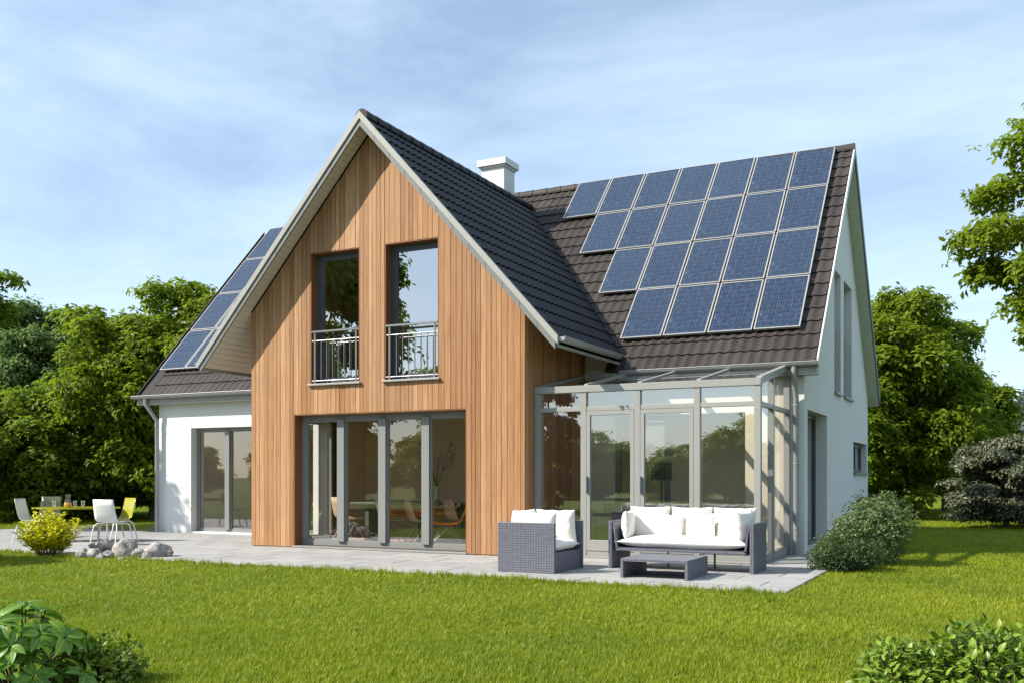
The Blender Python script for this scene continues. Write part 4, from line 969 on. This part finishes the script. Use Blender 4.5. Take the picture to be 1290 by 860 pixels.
RK = [(104, 701, 19, 13, 'small rounded boulder at the left end of the rock row'), (119, 701, 22, 13, 'low boulder second from the left end of the rock row'), (126, 703, 11, 8, 'pebble-sized stone between the two left boulders'),
      (129, 696, 30, 19, 'mauve-grey boulder lying behind the small front ones'), (137, 702, 18, 11, 'low stone left of the tallest boulder'), (158, 701, 34, 26, 'tallest boulder in the middle of the rock row'),
      (174, 702, 16, 14, 'upright stone leaning at the right of the tallest boulder'), (184, 703, 12, 9, 'tiny stone left of the broad right-hand boulder'), (199, 701, 32, 19, 'broad pale boulder near the right end of the row'), (211, 701, 16, 12, 'boulder at the far right end of the rock row'),
      (153, 704, 8, 5, 'pebble in the grass in front of the tallest boulder')]
for k, r_ in enumerate(RK): rock(r_[0], r_[1]-1, r_[2], r_[3], k+1, r_[4])

# ------------------------------------------------------------------ vegetation
def leaves_mesh(name, C_, D_, Nn, size, mat, lobed=0, aspect=0.5):
    """C_: positions, D_: leaf axis dirs, Nn: normals (unit-ish), size: array; folded diamond leaves"""
    n = len(C_); D_ = D_/np.linalg.norm(D_, axis=1, keepdims=True); S = np.cross(D_, Nn); S /= (np.linalg.norm(S, axis=1, keepdims=True)+1e-9); U = np.cross(S, D_)
    sz = size[:, None]
    a = C_; tip = C_+D_*sz-U*sz*0.12
    l = C_+D_*sz*0.52+S*sz*aspect*0.5+U*sz*0.10; r = C_+D_*sz*0.52-S*sz*aspect*0.5+U*sz*0.10
    V = np.stack([a, l, tip, r], 1).reshape(-1, 3)
    base = np.arange(n)*4
    F = np.stack([base, base+1, base+2, base, base+2, base+3], 1).reshape(-1)
    me = bpy.data.meshes.new(name); me.vertices.add(len(V)); me.vertices.foreach_set('co', V.ravel().astype(np.float32))
    me.loops.add(len(F)); me.loops.foreach_set('vertex_index', F.astype(np.int32)); me.polygons.add(n*2)
    me.polygons.foreach_set('loop_start', (np.arange(n*2)*3).astype(np.int32)); me.materials.append(M[mat]); me.update(calc_edges=True); me.validate(); return me
def unit(a): return a/np.linalg.norm(a, axis=1, keepdims=True)
def crown_leaves(seed, rx, rz, nlobe, ncl, leaf, mat, flat=0.55, per=6, spread=1.0, lobe=(0.22, 0.42), egg=0.0, name='crown', fill=0.5):
    """lobes in an ellipsoid centred at origin; clusters of leaflets on lobes"""
    r = np.random.default_rng(seed)
    d = unit(r.normal(size=(nlobe, 3))); rad = r.uniform(fill, 0.86, nlobe)
    lc = d*np.where(r.random(nlobe) < 0.3, rad*1.1, rad)[:, None]; lc[:, 2] = np.clip(lc[:, 2], -0.95, 1)
    wid = 1-egg*np.clip(lc[:, 2], -1, 1)*0.5
    lc = np.stack([lc[:,0]*rx*wid, lc[:,1]*rx*wid, lc[:,2]*rz], 1)
    lr = r.uniform(lobe[0], lobe[1], nlobe)*rx
    li = r.choice(nlobe, ncl, p=lr**2/np.sum(lr**2))
    dd = unit(r.normal(size=(ncl, 3))+np.array([0, 0, 0.35]))
    rr = r.uniform(0.5, 1.05, ncl)**0.7*np.where(r.random(ncl) < 0.12, r.uniform(1.1, 1.55, ncl), 1)
    C_ = lc[li]+dd*np.array([1, 1, flat])*(lr[li]*rr)[:, None]
    Nn = unit(dd*0.5+np.array([0, 0, 0.75])+r.normal(size=(ncl, 3))*0.35)
    Cc = np.repeat(C_, per, 0); Nc = np.repeat(Nn, per, 0)
    T1 = unit(np.cross(Nc, np.array([0.3, 0.9, 0.1]))); T2 = np.cross(Nc, T1)
    ang = np.tile(np.arange(per)/per*2*math.pi, ncl)+np.repeat(r.uniform(0, 6.28, ncl), per)+r.normal(size=ncl*per)*0.25
    D_ = T1*np.cos(ang)[:, None]+T2*np.sin(ang)[:, None]-Nc*r.uniform(0.0, 0.55, (ncl*per, 1))
    sz = leaf*np.repeat(r.uniform(0.75, 1.25, ncl), per)*r.uniform(0.7, 1.1, ncl*per)
    Cc = Cc+D_*(sz*0.15)[:, None]+r.normal(size=Cc.shape)*leaf*0.22*spread
    Nl = unit(Nc+r.normal(size=Nc.shape)*0.25)
    return leaves_mesh(name, Cc, D_, Nl, sz, mat), lc, lr
def trunk_mesh(seed, h, r0, targets, n=9, bottom=0.0):
    mb = MB(); rr = random.Random(seed); pts = []; rads = []
    for k in range(7):
        f = k/6; pts.append((rr.gauss(0, 0.04)*h*0.2*f, rr.gauss(0, 0.04)*h*0.2*f, bottom+h*f)); rads.append(r0*(1-0.8*f)*(1.25 if k == 0 else 1))
    mb.tube(pts, rads, n)
    for t_ in targets:
        f = min(0.9, max(0.15, (t_[2]-bottom)/h*0.62)); i = f*6; k = int(i); p0 = Vector(pts[k]).lerp(Vector(pts[min(6, k+1)]), i-k)
        t_ = Vector(t_); mid = p0.lerp(t_, 0.5)+Vector((rr.gauss(0, 0.1), rr.gauss(0, 0.1), -0.06*(t_-p0).length+0.1))
        ra = r0*(1-0.8*f)*0.45; mb.tube([p0, mid, t_], [ra, ra*0.6, ra*0.2], 5)
    return mb.mesh('trunk', 'bark', fix=False)
PROTO = {}
def tree(kind, label, px, depth, height, rx, bottom=0.3, seed=1, ncl=7000, leaf=0.15, mat='leaf_maple', nlobe=60, rz=0, group=None, name='tree', xy=None, share=None, flat=0.6, egg=0.3, cat='tree', per=6, lobe=(0.12, 0.30), fill=0.45, shrub=False, r0=None):
    key = share or (kind, seed, rx, height)
    x, y = xy if xy else pxpos(px, depth)
    cz = (bottom+height)/2; rzr = (height-bottom)/2
    if key not in PROTO:
        me, lc, lr = crown_leaves(seed, rx, rzr, nlobe, ncl, leaf, mat, flat, per, egg=egg, lobe=lobe, fill=fill)
        tg = [(c[0], c[1], c[2]+cz) for c in lc[:: max(1, nlobe//26)]]
        PROTO[key] = (me, trunk_mesh(seed, height*0.8, r0 or height*0.018+0.03, tg))
    me, tr = PROTO[key]
    t_ = thing(name, label, cat, (x, y, GROUND-0.02), rz, group)
    part('trunk' if not shrub else 'stems', tr, t_)
    part('crown' if not shrub else 'foliage', me, t_, Matrix.Translation((0, 0, cz)))
    return t_
GT = 'garden trees behind the house'
# left row
tree('maple', 'tall bright green maple just left of the house, top above the left roof', 195, 27.5, 7.1, 2.9, 0.15, 41, 14000, 0.19, nlobe=130, group=GT)
tree('maple', 'leafy maple behind the garden table, below the blue-green tree', 95, 28.5, 4.2, 2.9, -0.2, 12, 11500, 0.19, nlobe=110, group=GT, mat='leaf_dark')
tree('maple', 'dark maple at the far left edge behind the cream chair', 5, 27, 3.9, 3.0, -0.2, 13, 10500, 0.19, nlobe=100, group=GT, mat='leaf_dark')
tree('maple', 'leafy maple touching the left corner of the house', 245, 30, 6.6, 2.8, 0.0, 14, 11000, 0.19, nlobe=110, group=GT, rz=1)
tree('maple', 'low maple at the back between the table and the house wall', 150, 31, 4.6, 3.0, 0.1, 12, share=('maple', 12, 2.9, 4.2), group=GT, rz=2.2)
tree('oak', 'tall blue-green tree rising at the far left behind the maples', 52, 44, 9.8, 3.3, 0.8, 15, 13000, 0.24, 'leaf_blue', 110, group=GT, egg=0.4, flat=0.8)
tree('oak', 'second blue-green tree at the left picture edge, behind the maples', -25, 46, 9.4, 3.3, 0.8, 15, share=('oak', 15, 3.3, 9.8), group=GT, rz=2)
tree('far', 'distant tree with haze painted into its pale leaves between the blue-green tree and the maple', 118, 66, 12.2, 3.2, 1, 16, 6000, 0.3, 'leaf_hazed', 50, group='distant trees', flat=0.9)
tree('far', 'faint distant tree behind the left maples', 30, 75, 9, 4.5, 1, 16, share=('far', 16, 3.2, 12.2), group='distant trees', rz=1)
# right side
tree('maple', 'big leafy maple right of the house, behind the round bush', 1128, 28.5, 7.2, 2.9, -0.4, 17, 15500, 0.18, nlobe=140, group=GT, egg=0.35)
tree('maple', 'maple half hidden by the back corner of the house', 1075, 32, 7.4, 2.8, 0.2, 11, share=('maple', 41, 2.9, 7.1), group=GT, rz=2.6)
tree('maple', 'lower maple between the big maple and the dark bush', 1190, 34, 5.4, 2.6, 0.1, 12, share=('maple', 12, 2.9, 4.2), group=GT, rz=0.7)
tree('far', 'round distant tree at the right picture edge above the dark bush', 1278, 62, 6.6, 3.4, 0.3, 18, 8000, 0.26, 'leaf_hazed', 60, group='distant trees', flat=0.9)
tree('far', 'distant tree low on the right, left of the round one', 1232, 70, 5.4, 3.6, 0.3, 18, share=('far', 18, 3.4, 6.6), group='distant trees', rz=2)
tree('greybush', 'dark grey-leaved spreading tree low at the right picture edge', 1268, 23.2, 2.35, 1.45, -0.1, 19, 9000, 0.095, 'leaf_grey', 60, name='tree', flat=0.35, egg=0.3, lobe=(0.2, 0.38), per=7)
tree('greybush', 'second dark grey-leaved tree just outside the right edge', 1350, 24.5, 2.0, 1.25, -0.1, 19, share=('greybush', 19, 1.45, 2.35), rz=2)
tree('chestnut', 'large chestnut reaching into the picture from the right edge', 1447, 12.2, 7.0, 2.3, 2.2, 20, 12000, 0.11, 'leaf_maple', 170, flat=0.45, egg=0.1, per=7, lobe=(0.09, 0.2), fill=0.3)
tree('chestnut', 'chestnut whose twig tips enter at the left picture edge', -118, 22, 7.2, 2.5, 4.2, 21, 6500, 0.15, 'leaf_dark', 120, flat=0.45, egg=0.1, per=7, lobe=(0.1, 0.2), fill=0.3)
# trees behind the viewer (mirrored in the glass)
GB = 'trees across the lawn behind the viewer'
tree('maple', 'tall dense tree across the lawn, mirrored in the upper windows', 0, 0, 12.5, 3.9, -0.6, 22, 8000, 0.3, nlobe=110, group=GB, xy=(-22.9, -2.4), mat='leaf_dark')
tree('maple', 'small tree standing left of the view, shading the near left lawn', 0, 0, 5.4, 1.5, 2.2, 25, 3000, 0.2, nlobe=60, group=GB, xy=(-17.4, 5.4), mat='leaf_dark')
tree('maple', 'tall tree across the lawn, mirrored in the sliding doors', 0, 0, 6.8, 2.7, -0.6, 23, 7000, 0.26, nlobe=90, group=GB, xy=(-19.4, -7.5), mat='leaf_dark')
tree('maple', 'copper-leaved tree across the lawn, mirrored in the first conservatory pane', 0, 0, 5.2, 1.15, -0.6, 24, 4500, 0.17, 'leaf_purple', group=GB, xy=(-14.6, -5.0))
ordn = ['at the left end', 'second from the left', 'third from the left', 'fourth from the left', 'fifth from the left', 'sixth from the left', 'seventh from the left', 'eighth from the left', 'ninth from the left', 'fifth from the right', 'fourth from the right', 'third from the right', 'second from the right', 'at the right end']
for k in range(14):
    x = -42+k*5.2; y = -23-2.0*math.sin(k*1.7)-(0 if k > 3 else (k-4)*3.5)
    t_ = tree('maple', 'round tree %s of the row across the lawn' % ordn[k], 0, 0, 4.2, 2.9, -0.2, 12, share=('maple', 12, 2.9, 4.2), group=GB, xy=(x, y), rz=k*1.3)
    hsc = 0.82+0.16*math.sin(k*2.3); t_.scale = (1.15, 1.15, hsc)
# shrubs
tree('bush', 'round light green small-leaved bush at the right end of the patio', 1092, 13.6, 1.02, 0.60, -0.05, 30, 5200, 0.042, 'leaf_bush', 45, name='shrub', cat='shrub', flat=0.85, egg=0.1, lobe=(0.3, 0.5), per=4, shrub=True, r0=0.012)
tree('bush', 'small dark green shrub at the patio corner, below the light green bush', 1063, 12.75, 0.46, 0.46, -0.05, 31, 3600, 0.036, 'leaf_deep', 30, name='shrub', cat='shrub', flat=0.8, egg=0.0, lobe=(0.3, 0.5), per=4, shrub=True, r0=0.010)

def spray_plant(name, label, px, depth, h, n, leaf, mat, rx, z0=GROUND, cat='shrub', seed=3):
    """upright leafy stems fanning out"""
    rr = random.Random(seed); x, y = pxpos(px, depth); st = MB(); C_ = []; D_ = []; Nn = []; S_ = []
    for k in range(n):
        a = rr.uniform(0, 6.28); r_ = rx*math.sqrt(rr.random()); hh = h*rr.uniform(0.55, 1.0)*(1-0.35*(r_/rx)**2)
        b0 = Vector((0.25*r_*math.cos(a), 0.25*r_*math.sin(a), 0)); tp = Vector((r_*math.cos(a), r_*math.sin(a), hh))
        st.tube([b0, b0.lerp(tp, 0.5)+Vector((0,0,0.08*hh)), tp], [0.005, 0.004, 0.002], 5)
        m_ = int(hh/leaf*4.5)
        for q_ in range(m_):
            f = 0.2+0.8*q_/m_; p = b0.lerp(tp, f)+Vector((0,0,0.08*hh*4*f*(1-f))); aa = rr.uniform(0, 6.28)
            dv = Vector((math.cos(aa), math.sin(aa), rr.uniform(0.2, 1.1))).normalized()
            C_.append(p); D_.append(dv); Nn.append((Vector((0,0,1))-dv*0.3+Vector((rr.gauss(0,.3), rr.gauss(0,.3), 0))).normalized()); S_.append(leaf*rr.uniform(0.7, 1.2)*(1-0.3*f))
    t_ = thing(name, label, cat, (x, y, z0))
    part('stems', st.mesh('stems', 'bark', fix=False), t_)
    part('foliage', leaves_mesh('foliage', np.array(C_), np.array(D_), np.array(Nn), np.array(S_), mat, aspect=0.62), t_)
spray_plant('shrub', 'bright yellow leafy shrub in front of the garden table', 63, 15.15, 0.78, 80, 0.115, 'leaf_yellow', 0.50, seed=4)
tree('bush', 'fine grey-green shrub at the left picture edge beside the cream chair', -42, 14.4, 0.85, 0.36, -0.05, 33, 2600, 0.05, 'leaf_deep', 40, name='shrub', cat='shrub', flat=1.0, egg=0.2, lobe=(0.25, 0.5), per=3, shrub=True, r0=0.012)

# foreground plants with every leaf its own part
def blade_leaf(l, w_, mat, droop=0.25):
    mb = MB(); n = 6; A = []
    for k in range(n+1):
        f = k/n; ww = w_*0.5*math.sin(math.pi*min(1, f**0.75))**0.8 if 0 < f < 1 else 0.001
        z = -droop*l*f*f; y = l*f*(1-0.1*f)
        A += [(-ww, y, z+0.22*ww), (0, y, z), (ww, y, z+0.22*ww)]
    mb.add(A, [(k*3+i, k*3+i+1, k*3+i+4, k*3+i+3) for k in range(n) for i in (0, 1)], True)
    return mb.mesh('leaf', mat, fix=False)
def orient(p, d, up_=(0,0,1), roll=0.0, s=1.0):
    d = Vector(d).normalized(); x = d.cross(Vector(up_))
    if x.length < 1e-3: x = Vector((1,0,0))
    x.normalize(); z = x.cross(d)
    m_ = Matrix.Identity(4)
    for r in range(3): m_[r][0] = x[r]*s; m_[r][1] = d[r]*s; m_[r][2] = z[r]*s; m_[r][3] = p[r]
    return m_ @ Matrix.Rotation(roll, 4, 'Y')
lm = [blade_leaf(0.14, 0.062, 'bigleaf_green', 0.35), blade_leaf(0.12, 0.056, 'bigleaf_green', 0.2)]
def rosette_plant(label, px, depth, h, rx, nros, seed, nleaf=9):
    rr = random.Random(seed); x, y = pxpos(px, depth); t_ = thing('shrub', label, 'shrub', (x, y, GROUND)); st = MB(); cnt = 0
    for k in range(nros):
        a = k*2.399; f = math.sqrt((k+0.5)/nros); r_ = rx*f; z = h*(1-0.55*f*f)*rr.uniform(0.82, 1.0)
        if k % 3 == 2: z *= rr.uniform(0.45, 0.8)
        c_ = Vector((r_*math.cos(a), r_*math.sin(a), z)); st.tube([(0.2*c_.x, 0.2*c_.y, 0), (0.6*c_.x, 0.6*c_.y, z*0.6), c_], [0.008, 0.006, 0.004], 5)
        out_ = Vector((c_.x, c_.y, 0.9*rx)).normalized()
        for q_ in range(nleaf):
            b = q_/nleaf*6.283+rr.uniform(-0.25, 0.25)
            e1 = out_.cross(Vector((0.1, 0.9, 0.3))).normalized(); e2 = out_.cross(e1)
            dv = e1*math.cos(b)+e2*math.sin(b)+out_*rr.uniform(-0.15, 0.45)
            if cnt < 298:
                part('leaf', rr.choice(lm), t_, orient(c_+dv*0.01-out_*rr.uniform(0, 0.03), dv, out_, rr.uniform(-0.3, 0.3), rr.uniform(0.75, 1.15))); cnt += 1
    part('stems', st.mesh('stems', 'bark', fix=False), t_)
rosette_plant('shrub with large glossy drooping green leaves at the lower left corner', 26, 5.45, 0.61, 0.40, 33, 5)
def ball_shrub(label, px, depth, h, rx, n, leaf, seed, mat, fill=0.35):
    rr = random.Random(seed); x, y = pxpos(px, depth); t_ = thing('shrub', label, 'shrub', (x, y, GROUND)); me = blade_leaf(leaf, leaf*0.55, mat, 0.2)
    st = MB(); cand = []
    for k in range(n):
        d = Vector((rr.gauss(0,1), rr.gauss(0,1), abs(rr.gauss(0,1)))).normalized(); q_ = rr.uniform(0.62, 1.02)*(1+0.18*mnoise.noise(d*2.5+Vector((seed,0,0))))
        p = Vector((d.x*rx*q_, d.y*rx*q_, d.z*h*q_*0.96+0.02)); dv = (d*0.7+Vector((rr.gauss(0,.6), rr.gauss(0,.6), rr.gauss(0.2,.45)))).normalized()
        cand.append((p, dv, d, q_))
        if k % 9 == 0: st.tube([(0,0,0), p*0.5, p], [0.006, 0.004, 0.002], 4)
    cy = Vector((-x, -y, 0.9)).normalized()
    cand.sort(key=lambda c: -(c[2].dot(cy)*c[3]+0.4*c[2].z))
    for i, (p, dv, d, q_) in enumerate(cand[:298]):
        part('leaf', me, t_, orient(p, dv, (d+Vector((0,0,0.8))).normalized(), rr.uniform(-0.5, 0.5), rr.uniform(0.7, 1.2)))
    co = np.array([v_.co[:] for v_ in me.vertices]); polys = [tuple(p_.vertices) for p_ in me.polygons]; mb = MB()
    for (p, dv, d, q_) in cand[298:]:
        a = np.array(orient(p, dv, (d+Vector((0,0,0.8))).normalized(), rr.uniform(-0.5, 0.5), rr.uniform(0.7, 1.2))); mb.add([tuple(v_) for v_ in co@a[:3,:3].T+a[:3,3]], polys, True)
    part('leaf_mass', mb.mesh('leaf_mass', mat, fix=False), t_, kind='stuff'); part('stems', st.mesh('stems', 'bark', fix=False), t_)
ball_shrub('low shrub with small dark leaves beside the large-leaved plant, lower left', 122, 5.75, 0.31, 0.30, 1300, 0.045, 8, 'bigleaf_shrub')
ball_shrub('broad shrub filling the lower right corner', 1238, 5.35, 0.44, 0.40, 1500, 0.062, 9, 'bigleaf_olive')
ball_shrub('smaller shrub left of the corner shrub at the lower right', 1135, 5.5, 0.33, 0.27, 1000, 0.055, 10, 'bigleaf_olive')
ball_shrub('shrub at the right picture edge, lower right, right of the broad one', 1330, 5.5, 0.45, 0.33, 700, 0.062, 11, 'bigleaf_olive')

# ------------------------------------------------------------------ grass (instanced tufts)
def tuft(n, seed, h=0.078, rad=0.036, w_=0.0032):
    rr = random.Random(seed); mb = MB()
    for k in range(n):
        a = rr.uniform(0, 6.28); r_ = rad*math.sqrt(rr.random()); bx, by = r_*math.cos(a), r_*math.sin(a); b = rr.uniform(0, 6.28)
        hh = h*rr.uniform(0.55, 1.1); lean = rr.uniform(0.05, 0.6)*hh; ww = w_*rr.uniform(0.7, 1.2)
        cx_, sx_ = math.cos(b), math.sin(b); px_, py_ = -sx_*ww, cx_*ww
        p0 = (bx-px_, by-py_, 0); p1 = (bx+px_, by+py_, 0); m0 = (bx+cx_*lean*0.35-px_*0.8, by+sx_*lean*0.35-py_*0.8, hh*0.6); m1 = (bx+cx_*lean*0.35+px_*0.8, by+sx_*lean*0.35+py_*0.8, hh*0.6); t_ = (bx+cx_*lean, by+sx_*lean, hh)
        mb.add([p0, p1, m1, m0, t_], [(0,1,2,3),(3,2,4)], True)
    return mb.mesh('tuft', 'grass_blade', fix=False)
protos = bpy.data.collections.new('tuft_source')
for k in range(4):
    o = bpy.data.objects.new('tuft_%d' % k, tuft(17, 50+k)); protos.objects.link(o)
r = np.random.default_rng(3)
pts = []
def inside_patio(x, y): return (x > PX0-0.0) & (x < PX1+0.0) & (y > PY0-0.0) & (y < 15.5) | (x > X0-0.1) & (x < X1) & (y > 15.3) & (y < Y3+0.1) | (x > X1-0.1) & (x < PX1) & (y > 15.3) & (y < PY1)
lo = 4.6
for k in range(60):
    hi_ = lo*1.06+0.1
    tanm = 0.62; dens = 1000*min(1, (7.5/lo)**1.75)
    area = (hi_-lo)*2*tanm*(lo+hi_)/2; n = int(area*dens)
    dp = r.uniform(lo, hi_, n); rt = r.uniform(-tanm, tanm, n)*dp
    P_ = FW[None, :]*dp[:, None]+RT[None, :]*rt[:, None]
    keep = ~inside_patio(P_[:,0], P_[:,1]); P_ = P_[keep]; dp = dp[keep]
    pts.append(np.column_stack([P_, dp])); lo = hi_
    if lo > 48: break
pts = np.concatenate(pts); n = len(pts); print('tufts', n)
me = bpy.data.meshes.new('grass'); me.vertices.add(n)
me.vertices.foreach_set('co', np.column_stack([pts[:,0], pts[:,1], np.full(n, GROUND-0.004)]).ravel().astype(np.float32))
sc = me.attributes.new('tscale', 'FLOAT_VECTOR', 'POINT'); ws = np.clip((pts[:,2]/7.5)**0.8, 1, 4.0)
hz = 0.85+0.3*np.array([mnoise.noise(Vector((float(p[0])*0.8, float(p[1])*0.8, 0))) for p in pts])+r.uniform(-0.15, 0.2, n)
edge = (pts[:,1] > PY0-0.16) & (pts[:,1] < PY0+0.1) & (pts[:,0] < PX1); hz = hz*np.where(edge, r.uniform(1.0, 1.75, n), 1.0)
sc.data.foreach_set('vector', np.column_stack([ws, ws, hz]).ravel().astype(np.float32))
ro = me.attributes.new('trot', 'FLOAT_VECTOR', 'POINT'); ro.data.foreach_set('vector', np.column_stack([r.normal(size=n)*0.08, r.normal(size=n)*0.08, r.uniform(0, 6.28, n)]).ravel().astype(np.float32))
me.materials.append(M['grass_blade']); me.update()
grass = top('grass', me, 'bright green mown grass of the garden lawn', 'grass', kind='stuff')
ng = bpy.data.node_groups.new('grass_tufts', 'GeometryNodeTree')
ng.interface.new_socket('Geometry', in_out='INPUT', socket_type='NodeSocketGeometry'); ng.interface.new_socket('Geometry', in_out='OUTPUT', socket_type='NodeSocketGeometry')
gi = ng.nodes.new('NodeGroupInput'); go = ng.nodes.new('NodeGroupOutput'); iop = ng.nodes.new('GeometryNodeInstanceOnPoints'); ci = ng.nodes.new('GeometryNodeCollectionInfo')
ci.inputs['Collection'].default_value = protos; ci.inputs['Separate Children'].default_value = True; ci.inputs['Reset Children'].default_value = True
iop.inputs['Pick Instance'].default_value = True
a1 = ng.nodes.new('GeometryNodeInputNamedAttribute'); a1.data_type = 'FLOAT_VECTOR'; a1.inputs['Name'].default_value = 'tscale'
a2 = ng.nodes.new('GeometryNodeInputNamedAttribute'); a2.data_type = 'FLOAT_VECTOR'; a2.inputs['Name'].default_value = 'trot'
ng.links.new(gi.outputs[0], iop.inputs['Points']); ng.links.new(ci.outputs[0], iop.inputs['Instance']); ng.links.new(a1.outputs[0], iop.inputs['Scale'])
e2r = ng.nodes.new('FunctionNodeEulerToRotation'); ng.links.new(a2.outputs[0], e2r.inputs[0]); ng.links.new(e2r.outputs[0], iop.inputs['Rotation'])
ng.links.new(iop.outputs[0], go.inputs[0])
md = grass.modifiers.new('tufts', 'NODES'); md.node_group = ng
